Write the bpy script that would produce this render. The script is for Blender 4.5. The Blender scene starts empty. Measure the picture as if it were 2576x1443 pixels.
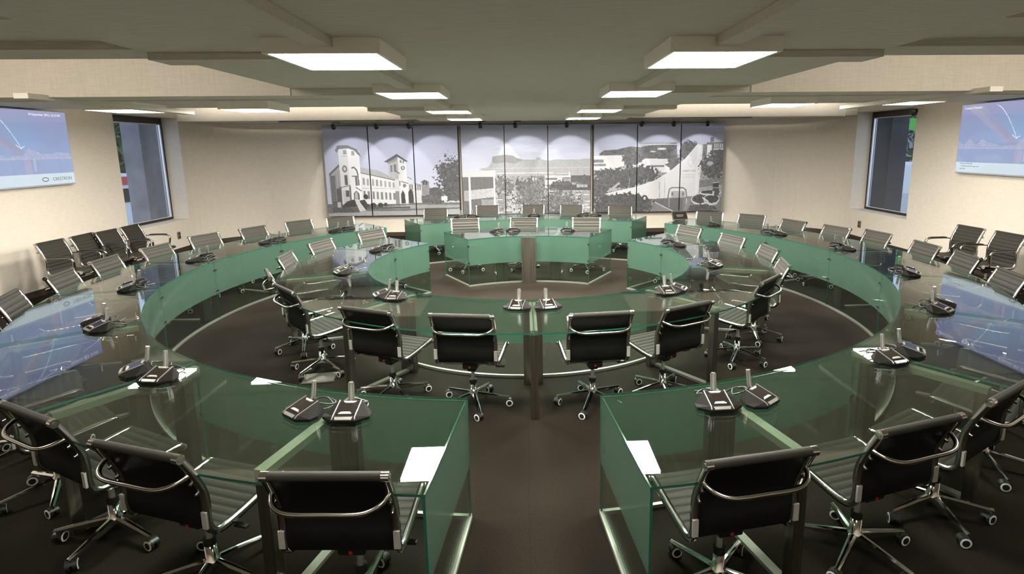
import bpy, bmesh, math, random
import numpy as np
from mathutils import Vector, Matrix

random.seed(7)
rng = np.random.default_rng(7)
S = bpy.context.scene
COL = S.collection
PI = math.pi
R = math.radians

# ------------------------------------------------------------------ camera, world, exposure
cam_d = bpy.data.cameras.new('camera')
cam = bpy.data.objects.new('camera', cam_d)
COL.objects.link(cam)
W_PX, H_PX = 2576.0, 1443.0
F_PX, PITCH, ROLL, YAW, CAM_Z = 1425.24, 0.18156521, -0.01055035, -0.03743414, 2.1047
PPX, PPY = 85.485, -92.195
cy, sy, cp, sp = math.cos(YAW), math.sin(YAW), math.cos(PITCH), math.sin(PITCH)
fw = Vector((-sy * cp, cy * cp, -sp))
rt = Vector((cy, sy, 0))
up = rt.cross(fw)
cr, sr = math.cos(ROLL), math.sin(ROLL)
r2 = cr * rt + sr * up
u2 = -sr * rt + cr * up
M = Matrix((r2, u2, -fw)).transposed().to_4x4()
M.translation = Vector((0, 0, CAM_Z))
cam.matrix_world = M
cam_d.sensor_fit = 'HORIZONTAL'
cam_d.sensor_width = 36.0
cam_d.lens = 36.0 * F_PX / W_PX
cam_d.shift_x = -PPX / W_PX
cam_d.shift_y = PPY / W_PX
cam_d.clip_start = 0.02
cam_d.clip_end = 200
S.camera = cam

wd = bpy.data.worlds.new('sky')
S.world = wd
wd.use_nodes = True
bgn = wd.node_tree.nodes['Background']
bgn.inputs[0].default_value = (0.62, 0.74, 1.0, 1)
bgn.inputs[1].default_value = 2.2

vs = S.view_settings
vs.view_transform = 'Standard'
vs.look = 'None'
vs.gamma = 1.0
vs.use_curve_mapping = False
vs.exposure = 0.0
S.cycles.transparent_max_bounces = 40
S.cycles.max_bounces = 12
S.cycles.glossy_bounces = 5
S.cycles.diffuse_bounces = 5
S.cycles.transmission_bounces = 6
S.cycles.sample_clamp_indirect = 6.0
S.cycles.use_denoising = True

PANEL_E = 150.0     # radiance of the ceiling panels
SPOT_W = 58.0      # power of each mural spotlight
TV_E = 1.0          # screens
COFFER_FILL_W = (45.0, 88.0)   # unseen fill lamps added behind the cross beams, for the near and far coffers

def coffer_fill(x, y, z, wdt, dep, tilt, power, spread=180):
    ld = bpy.data.lights.new('coffer_fill', 'AREA')
    ld.shape = 'RECTANGLE'; ld.size = wdt; ld.size_y = dep
    ld.energy = power; ld.color = (1.0, 0.93, 0.82); ld.spread = R(spread)
    lo = bpy.data.objects.new('coffer_fill', ld)
    COL.objects.link(lo)
    lo.location = (x, y, z)
    lo.rotation_euler = (tilt, 0, 0)
for x_ in (-4.65, 4.70):
    coffer_fill(x_, 3.74, 3.0, 4.6, 0.08, R(40), COFFER_FILL_W[0])
    coffer_fill(x_, 8.97, 3.05, 4.6, 0.08, R(101), COFFER_FILL_W[1], 38)

# ------------------------------------------------------------------ materials
def srgb(r, g, b):
    f = lambda c: (c / 255 / 12.92) if c / 255 <= 0.04045 else ((c / 255 + 0.055) / 1.055) ** 2.4
    return (f(r), f(g), f(b), 1)

def mat(name):
    m = bpy.data.materials.new(name)
    m.use_nodes = True
    nt = m.node_tree
    return m, nt, nt.nodes['Principled BSDF']

def simple(name, col, rough=0.5, metal=0.0, spec=0.5, coat=0.0):
    m, nt, b = mat(name)
    b.inputs['Base Color'].default_value = (*col[:3], 1)
    b.inputs['Roughness'].default_value = rough
    b.inputs['Metallic'].default_value = metal
    b.inputs['Specular IOR Level'].default_value = spec
    b.inputs['Coat Weight'].default_value = coat
    return m

def noisy(name, c1, c2, scale, rough=0.8, bump=0.1, stretch=(1, 1, 1), detail=4.0, metal=0.0, dist=0.002, spec=0.3):
    m, nt, b = mat(name)
    tc = nt.nodes.new('ShaderNodeTexCoord')
    mp = nt.nodes.new('ShaderNodeMapping')
    mp.inputs['Scale'].default_value = stretch
    nz = nt.nodes.new('ShaderNodeTexNoise')
    nz.inputs['Scale'].default_value = scale
    nz.inputs['Detail'].default_value = detail
    rp = nt.nodes.new('ShaderNodeValToRGB')
    rp.color_ramp.elements[0].color = (*c1[:3], 1)
    rp.color_ramp.elements[1].color = (*c2[:3], 1)
    rp.color_ramp.elements[0].position = 0.3
    rp.color_ramp.elements[1].position = 0.7
    nt.links.new(tc.outputs['Object'], mp.inputs[0])
    nt.links.new(mp.outputs[0], nz.inputs['Vector'])
    nt.links.new(nz.outputs['Fac'], rp.inputs[0])
    nt.links.new(rp.outputs[0], b.inputs['Base Color'])
    b.inputs['Roughness'].default_value = rough
    b.inputs['Metallic'].default_value = metal
    b.inputs['Specular IOR Level'].default_value = spec
    if bump:
        bp = nt.nodes.new('ShaderNodeBump')
        bp.inputs['Strength'].default_value = bump
        bp.inputs['Distance'].default_value = dist
        nt.links.new(nz.outputs['Fac'], bp.inputs['Height'])
        nt.links.new(bp.outputs[0], b.inputs['Normal'])
    return m

def emission(name, col, strength):
    m = bpy.data.materials.new(name)
    m.use_nodes = True
    nt = m.node_tree
    nt.nodes.clear()
    o = nt.nodes.new('ShaderNodeOutputMaterial')
    e = nt.nodes.new('ShaderNodeEmission')
    e.inputs[0].default_value = (*col[:3], 1)
    e.inputs[1].default_value = strength
    nt.links.new(e.outputs[0], o.inputs[0])
    return m

def schlick(nt, f0, gain=1.0):
    """reflectance of a thin glass face from either side, from the angle of view"""
    g = nt.nodes.new('ShaderNodeNewGeometry')
    d = nt.nodes.new('ShaderNodeVectorMath'); d.operation = 'DOT_PRODUCT'
    nt.links.new(g.outputs['Normal'], d.inputs[0])
    nt.links.new(g.outputs['Incoming'], d.inputs[1])
    a = nt.nodes.new('ShaderNodeMath'); a.operation = 'ABSOLUTE'
    nt.links.new(d.outputs['Value'], a.inputs[0])
    s = nt.nodes.new('ShaderNodeMath'); s.operation = 'SUBTRACT'
    s.inputs[0].default_value = 1.0
    nt.links.new(a.outputs[0], s.inputs[1])
    p = nt.nodes.new('ShaderNodeMath'); p.operation = 'POWER'
    nt.links.new(s.outputs[0], p.inputs[0]); p.inputs[1].default_value = 4.4
    m = nt.nodes.new('ShaderNodeMath'); m.operation = 'MULTIPLY_ADD'
    nt.links.new(p.outputs[0], m.inputs[0])
    m.inputs[1].default_value = (1 - f0) * gain
    m.inputs[2].default_value = f0
    m.use_clamp = True
    return m.outputs[0]

def glass(name, tint, f0=0.045, frost=None, frost_amt=0.0, rough=0.0, trans=None):
    m = bpy.data.materials.new(name)
    m.use_nodes = True
    nt = m.node_tree
    nt.nodes.clear()
    o = nt.nodes.new('ShaderNodeOutputMaterial')
    t = nt.nodes.new('ShaderNodeBsdfTransparent')
    t.inputs[0].default_value = (*tint, 1)
    base = t.outputs[0]
    if frost:
        df = nt.nodes.new('ShaderNodeBsdfDiffuse'); df.inputs[0].default_value = (*frost, 1)
        tl = nt.nodes.new('ShaderNodeBsdfTranslucent'); tl.inputs[0].default_value = (*frost, 1)
        mx = nt.nodes.new('ShaderNodeMixShader'); mx.inputs[0].default_value = 0.45
        nt.links.new(df.outputs[0], mx.inputs[1]); nt.links.new(tl.outputs[0], mx.inputs[2])
        m2 = nt.nodes.new('ShaderNodeMixShader'); m2.inputs[0].default_value = frost_amt
        nt.links.new(base, m2.inputs[1]); nt.links.new(mx.outputs[0], m2.inputs[2])
        base = m2.outputs[0]
    gl = nt.nodes.new('ShaderNodeBsdfGlossy')
    gl.inputs['Color'].default_value = (1, 1, 1, 1)
    gl.inputs['Roughness'].default_value = rough
    mix = nt.nodes.new('ShaderNodeMixShader')
    nt.links.new(schlick(nt, f0), mix.inputs[0])
    nt.links.new(base, mix.inputs[1]); nt.links.new(gl.outputs[0], mix.inputs[2])
    nt.links.new(mix.outputs[0], o.inputs[0])
    return m

def attr_mat(name, emit=0.0, rough=0.7):
    m, nt, b = mat(name)
    a = nt.nodes.new('ShaderNodeAttribute')
    a.attribute_name = 'print'
    if emit:
        b.inputs['Base Color'].default_value = (0.01, 0.01, 0.012, 1)
        nt.links.new(a.outputs['Color'], b.inputs['Emission Color'])
        b.inputs['Emission Strength'].default_value = emit
        b.inputs['Roughness'].default_value = 0.04
    else:
        mu = nt.nodes.new('ShaderNodeMix'); mu.data_type = 'RGBA'; mu.blend_type = 'MULTIPLY'; mu.inputs[0].default_value = 1
        mu.inputs[7].default_value = (0.58, 0.58, 0.60, 1)
        nt.links.new(a.outputs['Color'], mu.inputs[6])
        nt.links.new(mu.outputs[2], b.inputs['Base Color'])
        b.inputs['Roughness'].default_value = rough
        b.inputs['Specular IOR Level'].default_value = 0.2
    return m

def wallpaper():
    m, nt, b = mat('beige_wallpaper')
    tc = nt.nodes.new('ShaderNodeTexCoord')
    outs = []
    for sc, strch in ((1.0, (160, 160, 5)), (1.0, (9, 9, 140))):
        mp = nt.nodes.new('ShaderNodeMapping'); mp.inputs['Scale'].default_value = strch
        nz = nt.nodes.new('ShaderNodeTexNoise'); nz.inputs['Scale'].default_value = sc; nz.inputs['Detail'].default_value = 3
        nt.links.new(tc.outputs['Object'], mp.inputs[0]); nt.links.new(mp.outputs[0], nz.inputs['Vector'])
        outs.append(nz.outputs['Fac'])
    ad = nt.nodes.new('ShaderNodeMath'); ad.operation = 'ADD'
    nt.links.new(outs[0], ad.inputs[0]); nt.links.new(outs[1], ad.inputs[1])
    rp = nt.nodes.new('ShaderNodeValToRGB')
    rp.color_ramp.elements[0].position = 0.35; rp.color_ramp.elements[1].position = 0.65
    rp.color_ramp.elements[0].color = (0.56, 0.505, 0.43, 1)
    rp.color_ramp.elements[1].color = (0.66, 0.605, 0.53, 1)
    hv = nt.nodes.new('ShaderNodeMath'); hv.operation = 'MULTIPLY'; hv.inputs[1].default_value = 0.5
    nt.links.new(ad.outputs[0], hv.inputs[0]); nt.links.new(hv.outputs[0], rp.inputs[0])
    nt.links.new(rp.outputs[0], b.inputs['Base Color'])
    b.inputs['Roughness'].default_value = 0.9
    b.inputs['Specular IOR Level'].default_value = 0.15
    return m

def carpet_mat():
    m, nt, b = mat('brown_carpet_tiles')
    tc = nt.nodes.new('ShaderNodeTexCoord')
    nz = nt.nodes.new('ShaderNodeTexNoise'); nz.inputs['Scale'].default_value = 120; nz.inputs['Detail'].default_value = 4; nz.inputs['Roughness'].default_value = 0.7
    n2 = nt.nodes.new('ShaderNodeTexNoise'); n2.inputs['Scale'].default_value = 2.5; n2.inputs['Detail'].default_value = 4
    br = nt.nodes.new('ShaderNodeTexBrick')
    br.offset = 0.0
    br.inputs['Scale'].default_value = 1.0
    br.inputs['Mortar Size'].default_value = 0.0022
    br.inputs['Brick Width'].default_value = 1.0
    br.inputs['Row Height'].default_value = 1.0
    br.inputs['Color1'].default_value = (1, 1, 1, 1); br.inputs['Color2'].default_value = (0.93, 0.93, 0.93, 1)
    br.inputs['Mortar'].default_value = (0.6, 0.6, 0.6, 1)
    for n in (nz, n2, br):
        nt.links.new(tc.outputs['Object'], n.inputs['Vector'])
    rp = nt.nodes.new('ShaderNodeValToRGB')
    rp.color_ramp.elements[0].position = 0.3; rp.color_ramp.elements[1].position = 0.72
    rp.color_ramp.elements[0].color = (0.0034, 0.00235, 0.00145, 1)
    rp.color_ramp.elements[1].color = (0.0165, 0.0122, 0.0078, 1)
    nt.links.new(nz.outputs['Fac'], rp.inputs[0])
    mu = nt.nodes.new('ShaderNodeMix'); mu.data_type = 'RGBA'; mu.blend_type = 'MULTIPLY'; mu.inputs[0].default_value = 1
    nt.links.new(rp.outputs[0], mu.inputs[6]); nt.links.new(br.outputs['Color'], mu.inputs[7])
    r2_ = nt.nodes.new('ShaderNodeMapRange'); r2_.inputs[1].default_value = 0.3; r2_.inputs[2].default_value = 0.7
    r2_.inputs[3].default_value = 0.85; r2_.inputs[4].default_value = 1.12
    nt.links.new(n2.outputs['Fac'], r2_.inputs[0])
    m3 = nt.nodes.new('ShaderNodeMix'); m3.data_type = 'RGBA'; m3.blend_type = 'MULTIPLY'; m3.inputs[0].default_value = 1
    nt.links.new(mu.outputs[2], m3.inputs[6]); nt.links.new(r2_.outputs[0], m3.inputs[7])
    nt.links.new(m3.outputs[2], b.inputs['Base Color'])
    bp = nt.nodes.new('ShaderNodeBump'); bp.inputs['Strength'].default_value = 0.5; bp.inputs['Distance'].default_value = 0.003
    nt.links.new(nz.outputs['Fac'], bp.inputs['Height']); nt.links.new(bp.outputs[0], b.inputs['Normal'])
    b.inputs['Roughness'].default_value = 0.95
    b.inputs['Specular IOR Level'].default_value = 0.1
    return m

MT = dict(
    wall=wallpaper(),
    carpet=carpet_mat(),
    ceil=noisy('grey_textured_ceiling', (0.50, 0.475, 0.40), (0.60, 0.575, 0.49), 1.0, 0.9, 0.0, (6, 90, 90), 3),
    skirt=simple('dark_brown_skirting', (0.035, 0.022, 0.015), 0.45),
    chrome=simple('polished_chrome', (0.78, 0.77, 0.75), 0.09, 1.0),
    alu=simple('polished_aluminium', (0.50, 0.48, 0.45), 0.18, 1.0),
    plate=simple('satin_plate', (0.55, 0.53, 0.48), 0.4, 0.6),
    steel=noisy('brushed_steel', (0.20, 0.175, 0.145), (0.30, 0.27, 0.23), 1.0, 0.34, 0.0, (60, 60, 2), 3, 1.0),
    rail=simple('satin_floor_rail', (0.26, 0.255, 0.225), 0.35, 0.6),
    beam=simple('glass_support_beam', (0.14, 0.17, 0.12), 0.4, 0.3),
    leather=noisy('dark_leather', (0.017, 0.0155, 0.012), (0.023, 0.021, 0.0165), 260, 0.62, 0.15, (1, 1, 1), 2, 0.0, 0.0006, 0.22),
    backing=simple('smooth_black_backing', (0.0045, 0.0042, 0.004), 0.55, 0, 0.2),
    black=simple('black_plastic', (0.012, 0.012, 0.012), 0.4),
    ring=simple('pale_caster_ring', (0.72, 0.71, 0.68), 0.4),
    red=simple('red_marker', (0.7, 0.03, 0.02), 0.4),
    mic=simple('graphite_plastic', (0.006, 0.0053, 0.0046), 0.6, 0.0, 0.06),
    micdark=simple('dark_display', (0.010, 0.008, 0.007), 0.12),
    mictrim=simple('silver_trim', (0.66, 0.65, 0.63), 0.22, 0.9),
    gtop=glass('green_table_glass', (0.835, 0.885, 0.845), 0.052),
    gedge=simple('polished_glass_edge', (0.015, 0.075, 0.050), 0.08, 0, 0.8),
    gclear=glass('clear_green_glass', (0.83, 0.92, 0.87), 0.045),
    gfrost=glass('frosted_green_glass', (0.70, 0.84, 0.75), 0.03, (0.086, 0.160, 0.119), 0.72, 0.12),
    gwin=glass('window_glass', (0.80, 0.84, 0.86), 0.045),
    lamp_body=simple('white_lamp_housing', (0.80, 0.77, 0.68), 0.6),
    lamp=emission('panel_glow', (1.0, 0.955, 0.86), PANEL_E),
    lampmid=emission('panel_glow_soft', (1.0, 0.955, 0.86), 290.0),
    lampfill=emission('panel_glow_fill', (1.0, 0.955, 0.86), 80.0),
    lampside=emission('panel_glow_softest', (1.0, 0.955, 0.86), 40.0),
    tvframe=simple('silver_bezel', (0.42, 0.43, 0.46), 0.3, 0.4),
    printm=attr_mat('printed_photograph'),
    screen=attr_mat('lit_screen', TV_E),
    winframe=simple('bronze_window_frame', (0.03, 0.027, 0.025), 0.35, 0.4),
    winbright=simple('bright_window_bead', (0.75, 0.77, 0.82), 0.25, 0.7),
    concrete=noisy('outside_concrete', (0.22, 0.20, 0.21), (0.34, 0.32, 0.33), 3, 0.9, 0.0),
    darkwall=noisy('outside_dark_cladding', (0.03, 0.032, 0.042), (0.05, 0.052, 0.065), 2, 0.7, 0.0),
    brick=noisy('outside_brick', (0.17, 0.10, 0.085), (0.26, 0.17, 0.15), 3, 0.9, 0.0),
    leaf=noisy('outside_leaves', (0.03, 0.055, 0.025), (0.10, 0.15, 0.06), 6, 0.8, 0.0),
    bark=simple('outside_bark', (0.08, 0.06, 0.045), 0.9),
    van=simple('white_paint', (0.75, 0.75, 0.76), 0.3),
    vanred=simple('red_paint', (0.55, 0.05, 0.05), 0.35),
    green=simple('green_sign', (0.10, 0.45, 0.06), 0.5),
    pave=simple('outside_paving', (0.32, 0.31, 0.30), 0.9),
    socket=simple('brown_socket_plate', (0.16, 0.12, 0.085), 0.4),
    socketdark=simple('socket_insert', (0.03, 0.025, 0.02), 0.4),
    textw=emission('white_screen_text', (1, 1, 1), 0.95),
    textg=emission('grey_screen_text', (0.30, 0.32, 0.38), 0.8),
    boxlid=simple('grey_floor_lid', (0.085, 0.078, 0.068), 0.5, 0.3),
)

# ------------------------------------------------------------------ mesh builder
class MB:
    def __init__(s):
        s.v, s.f, s.m, s.sm, s.mats = [], [], [], [], []

    def mi(s, m):
        m = MT[m] if isinstance(m, str) else m
        if m not in s.mats:
            s.mats.append(m)
        return s.mats.index(m)

    def add(s, vs_, fs, m, smooth=False):
        o = len(s.v)
        s.v += [tuple(p) for p in vs_]
        k = s.mi(m)
        for f in fs:
            s.f.append(tuple(o + i for i in f)); s.m.append(k); s.sm.append(smooth)
        return s

    def box(s, x0, x1, y0, y1, z0, z1, m, T=None):
        p = [Vector((x, y, z)) for z in (z0, z1) for y in (y0, y1) for x in (x0, x1)]
        if T is not None:
            p = [T @ q for q in p]
        return s.add(p, [(0, 2, 3, 1), (4, 5, 7, 6), (0, 1, 5, 4), (2, 6, 7, 3), (0, 4, 6, 2), (1, 3, 7, 5)], m)

    def hexa(s, p, m):
        """eight corners, bottom ring then top ring, both counter-clockwise"""
        return s.add(p, [(3, 2, 1, 0), (4, 5, 6, 7), (0, 1, 5, 4), (1, 2, 6, 5), (2, 3, 7, 6), (3, 0, 4, 7)], m)

    def loft(s, rings, m, closed=True, caps=True, smooth=True):
        n = len(rings[0]); vs_ = [p for r in rings for p in r]; fs = []
        for i in range(len(rings) - 1):
            for j in range(n if closed else n - 1):
                a, b = i * n + j, i * n + (j + 1) % n
                fs.append((a, b, b + n, a + n))
        s.add(vs_, fs, m, smooth)
        if caps:
            s.add(rings[0], [tuple(reversed(range(n)))], m)
            s.add(rings[-1], [tuple(range(n))], m)
        return s

    def tube(s, pts, r, m, n=8, caps=True, smooth=True, radii=None):
        pts = [Vector(p) for p in pts]
        rings = []
        prev = None
        for i, p in enumerate(pts):
            t = (pts[min(i + 1, len(pts) - 1)] - pts[max(i - 1, 0)]).normalized()
            if prev is None:
                a = Vector((0, 0, 1)) if abs(t.z) < 0.9 else Vector((1, 0, 0))
                u = t.cross(a).normalized()
            else:
                u = (prev - t * prev.dot(t)).normalized()
            prev = u
            w = t.cross(u)
            rr = radii[i] if radii else r
            rings.append([p + rr * (math.cos(2 * PI * k / n) * u + math.sin(2 * PI * k / n) * w) for k in range(n)])
        return s.loft(rings, m, True, caps, smooth)

    def cyl(s, a, b, r, m, n=16, r2=None):
        return s.tube([a, b], r, m, n, True, True, [r, r if r2 is None else r2])

    def lathe(s, prof, m, c=(0, 0, 0), n=20, T=None):
        rings = []
        for (r, z) in prof:
            ring = [Vector((c[0] + r * math.cos(2 * PI * k / n), c[1] + r * math.sin(2 * PI * k / n), c[2] + z)) for k in range(n)]
            rings.append([T @ q for q in ring] if T is not None else ring)
        return s.loft(rings, m)

    def mesh(s, name, bevel=0.0):
        me = bpy.data.meshes.new(name)
        me.from_pydata(s.v, [], s.f)
        for m in s.mats:
            me.materials.append(m)
        me.polygons.foreach_set('material_index', s.m)
        me.polygons.foreach_set('use_smooth', s.sm)
        bm = bmesh.new(); bm.from_mesh(me)
        bmesh.ops.recalc_face_normals(bm, faces=bm.faces)
        if bevel:
            bmesh.ops.remove_doubles(bm, verts=bm.verts, dist=1e-5)
            bmesh.ops.bevel(bm, geom=[e for e in bm.edges if len(e.link_faces) == 2 and e.calc_face_angle(0) > 0.6],
                            offset=bevel, segments=2, affect='EDGES', clamp_overlap=True)
        bm.to_mesh(me); bm.free()
        me.update()
        return me

    def obj(s, name, parent=None, bevel=0.0):
        return link(name, s.mesh(name, bevel), parent)

def link(name, data, parent=None):
    o = bpy.data.objects.new(name, data)
    COL.objects.link(o)
    if parent is not None:
        o.parent = parent
    return o

def tag(o, label=None, cat=None, group=None, kind=None):
    if label: o['label'] = label
    if cat: o['category'] = cat
    if group: o['group'] = group
    if kind: o['kind'] = kind
    return o

def empty(name, loc=(0, 0, 0), rz=0.0):
    o = link(name, None)
    o.location = loc
    o.rotation_euler = (0, 0, rz)
    o.empty_display_size = 0.1
    return o

def structure(o, label=None):
    o['kind'] = 'structure'
    if label:
        o['label'] = label
        o['category'] = 'room'
    return o

KIDS = {}
def kids(o):
    return list(o.children)

def copy_tree(o, parent=None):
    c = o.copy()
    COL.objects.link(c)
    if parent is not None:
        c.parent = parent
    for ch in kids(o):
        copy_tree(ch, c)
    return c

# ------------------------------------------------------------------ room shell
XL, XR, YB, YF = -7.2, 7.3, 13.75, -1.6
WIN_Y0, WIN_Y1, SILL, HEAD = 10.5, 12.4, 0.655, 2.76
CEIL_Z = 3.10

fl = MB(); fl.box(XL - 0.6, XR + 0.6, YF - 0.3, YB + 0.4, -0.12, 0.0, 'carpet')
structure(fl.obj('floor'), 'dark brown carpet tile floor across the whole room')
ce = MB(); ce.box(XL - 0.6, XR + 0.6, YF - 0.3, YB + 0.4, CEIL_Z, CEIL_Z + 0.12, 'ceil')
structure(ce.obj('ceiling'), 'grey textured upper ceiling above the coffers')

def side_wall(name, x, sgn, label):
    b = MB()
    x0, x1 = (x - 0.45, x) if sgn < 0 else (x, x + 0.45)
    b.box(x0, x1, YF, WIN_Y0, 0, CEIL_Z, 'wall')
    b.box(x0, x1, WIN_Y0, WIN_Y1, 0, SILL, 'wall')
    b.box(x0, x1, WIN_Y0, WIN_Y1, HEAD, CEIL_Z, 'wall')
    structure(b.obj(name), label)
side_wall('wall_left', XL, -1, 'beige papered left wall with the tall narrow window')
side_wall('wall_right', XR, 1, 'beige papered right wall with the tall narrow window')

RC = 1.35
def back_path(off=0.0):
    """inner line of the back wall with its rounded corners, moved into the room by off"""
    p = [(XL + off, WIN_Y1)]
    for k in range(13):
        a = PI - k * PI / 2 / 12
        p.append((XL + RC + (RC - off) * math.cos(a), YB - RC + (RC - off) * math.sin(a)))
    for k in range(13):
        a = PI / 2 - k * PI / 2 / 12
        p.append((XR - RC + (RC - off) * math.cos(a), YB - RC + (RC - off) * math.sin(a)))
    p.append((XR - off, WIN_Y1))
    return p

def strip(path_in, path_out, z0, z1, m, smooth=False):
    b = MB()
    rings = [[Vector((*pi, z0)), Vector((*po, z0)), Vector((*po, z1)), Vector((*pi, z1))] for pi, po in zip(path_in, path_out)]
    b.loft(rings, m, True, True, smooth)
    return b
bw = strip(back_path(0), back_path(-0.45), 0, CEIL_Z, 'wall')
bo = bw.obj('wall_back')
structure(bo, 'beige papered back wall with rounded corners behind the mural')
fwall = MB(); fwall.box(XL - 0.45, XR + 0.45, YF - 0.25, YF, 0, CEIL_Z, 'wall')
structure(fwall.obj('wall_front'), 'plain beige wall behind the viewer')

sk = strip(back_path(0.0), back_path(0.018), 0.001, 0.095, 'skirt')
structure(sk.obj('baseboard_back'), 'dark brown baseboard under the back wall')
for nm, x, s_ in (('baseboard_left', XL, 1), ('baseboard_right', XR, -1)):
    b = MB(); b.box(min(x, x + s_ * 0.018), max(x, x + s_ * 0.018), YF, WIN_Y1, 0.001, 0.095, 'skirt')
    structure(b.obj(nm), 'dark brown baseboard under the side wall')

# bulkhead in front of the back wall (soffit) with a short right end piece
b = MB(); b.box(XL + 0.001, 6.98, 12.40, 12.9, 2.69, CEIL_Z - 0.001, 'wall')
# a soffit that follows the rounded wall
pth = back_path(0.002)
pth[0], pth[-1] = (pth[0][0], 12.425), (pth[-1][0], 12.425)
tri = MB()
tri.add([Vector((x, y, 2.696)) for x, y in pth] + [Vector((x, y, 2.78)) for x, y in pth],
        [tuple(range(len(pth))), tuple(reversed(range(len(pth), 2 * len(pth))))] +
        [(i, (i + 1) % len(pth), len(pth) + (i + 1) % len(pth), len(pth) + i) for i in range(len(pth))], 'wall')
structure(tri.obj('trim_1'), 'beige soffit slab between bulkhead and mural wall')
structure(b.obj('trim_2'), 'long beige bulkhead across the back of the room')
b = MB(); b.box(6.99, XR - 0.001, 12.42, 12.9, 2.70, CEIL_Z - 0.001, 'wall')
b.box(6.975, 7.0, 12.38, 12.45, 2.675, CEIL_Z - 0.001, 'lamp_body')
structure(b.obj('trim_3'), 'short end piece of the bulkhead by the right window')

# ceiling: lower middle slab, beams, flats and coffers
SX0, SX1, SZ = -2.106, 2.14, 2.645
b = MB(); b.box(SX0, SX1, YF, 12.399, SZ, CEIL_Z - 0.001, 'ceil')
structure(b.obj('ceiling_slab'), 'lower grey middle ceiling slab carrying two rows of lights')
def side_piece(name, y0, y1, z, label, m='ceil', face=None):
    for sd, xa, xb in (('left', XL + 0.001, SX0 - 0.001), ('right', SX1 + 0.001, XR - 0.001)):
        b = MB()
        b.box(xa, xb, y0, y1, z, CEIL_Z - 0.001, m)
        if face:
            b.box(xa + 0.001, xb - 0.001, y0 - 0.012, y0, z, CEIL_Z - 0.002, face)
        structure(b.obj(name), label % sd)
side_piece('ceiling_flat', 2.80, 3.329, 2.690, 'flat grey ceiling strip on the %s near the viewer', face='wall')
side_piece('ceiling_beam', 3.33, 3.66, 2.648, 'shallow grey cross beam on the %s before the near coffer')
side_piece('bulkhead_beam', 5.42, 5.76, 2.582, 'deep cross beam with beige face on the %s of the ceiling', face='wall')
side_piece('ceiling_flat', 5.761, 7.599, 2.740, 'flat grey ceiling strip on the %s behind the deep beam')
side_piece('ceiling_beam', 7.60, 8.90, 2.720, 'grey cross beam on the %s carrying side lights')

# battens on the slab that run into the lights
LX = (-0.995, 1.045)
LY0 = 0.95
LY = (3.305, 5.41, 7.98, 10.10)
LW, LD, LZ = 0.29, 0.325, 2.57
for x in LX:
    b = MB()
    ys = [YF] + [v for y in (LY0,) + LY for v in (y - LD, y + LD)]
    for k in range(0, len(ys) - 1, 2):
        b.box(x - 0.06, x + 0.06, ys[k], ys[k + 1] - 0.002, 2.598, SZ - 0.001, 'ceil')
    structure(b.obj('ceiling_batten'), 'grey batten joining one row of ceiling lights')
for y, z in ((3.42, 2.606), (5.42, 2.582), (8.0, 2.60), (10.1, 2.60)):
    for xa, xb in ((SX0, LX[0] - LW - 0.002), (LX[1] + LW + 0.002, SX1)):
        b = MB(); b.box(xa, xb, y, y + (0.34 if y == 5.42 else 0.22), z, SZ - 0.001, 'ceil')
        structure(b.obj('ceiling_batten'), 'short grey cross batten beside a ceiling light')
for x in (-4.30, 4.33):
    b = MB(); b.box(x - 0.06, x + 0.06, 5.20, 7.70, 2.555, 2.60, 'ceil')
    b.box(x - 0.06, x + 0.06, 5.19, 5.20, 2.555, 2.60, 'lamp_body')
    structure(b.obj('ceiling_batten'), 'thin grey batten below the side ceiling')

# ------------------------------------------------------------------ panel lights
def panel_light(x, y, w, d, z, top, label, group, glow='lamp'):
    e = empty('ceiling_panel_light', (x, y, z))
    b = MB()
    h = top - z
    t = 0.022
    b.box(-w, w, -d, -d + t, 0, h, 'lamp_body'); b.box(-w, w, d - t, d, 0, h, 'lamp_body')
    b.box(-w, -w + t, -d + t, d - t, 0, h, 'lamp_body'); b.box(w - t, w, -d + t, d - t, 0, h, 'lamp_body')
    b.box(-w + t, w - t, -d + t, d - t, 0.016, h, 'lamp_body')
    b.obj('housing', e)
    b = MB(); b.box(-w + t, w - t, -d + t, d - t, 0.004, 0.012, glow)
    b.obj('diffuser', e)
    tag(e, label, 'ceiling light', group)
ordn = ['nearest', 'second', 'third', 'farthest']
for sd, x in (('left', LX[0]), ('right', LX[1])):
    for k, y in enumerate(LY):
        panel_light(x, y, LW, LD, LZ, SZ - 0.0005, 'glowing square panel light, %s in the %s row on the middle ceiling slab' % (ordn[k], sd), 'middle ceiling lights', 'lampmid' if k > 1 else 'lamp')
for sd, x in (('left', LX[0]), ('right', LX[1])):  # unseen panels added to brighten the floor near the viewer
    panel_light(x, 0.95, LW, LD, LZ, SZ - 0.0005, 'added fill panel out of view above the nearest desks, %s of the aisle' % sd, 'middle ceiling lights', 'lampside')
for sd, x in (('left', -4.6), ('right', 4.66)):  # out-of-view panels added to lift the front floor corners and side walls
    panel_light(x, 3.06, LW, 0.26, 2.63, 2.6895, 'added fill panel out of view above the %s end of the nearest chairs' % sd, 'side ceiling lights', 'lampfill')
for sd, x, y, which, zl in (('left', -3.61, 8.02, 'inner', 2.617), ('left', -5.28, 7.98, 'outer', 2.617), ('right', 3.63, 8.02, 'inner', 2.63), ('right', 5.60, 8.26, 'outer', 2.66)):
    panel_light(x, y, 0.32, 0.35, zl, 2.7195, 'glowing square panel light on the %s cross beam, the %s one beside the %s' %
                (sd, which, 'window wall' if which == 'outer' else 'middle slab'), 'side ceiling lights', 'lampside' if which == 'outer' else 'lamp')

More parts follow.
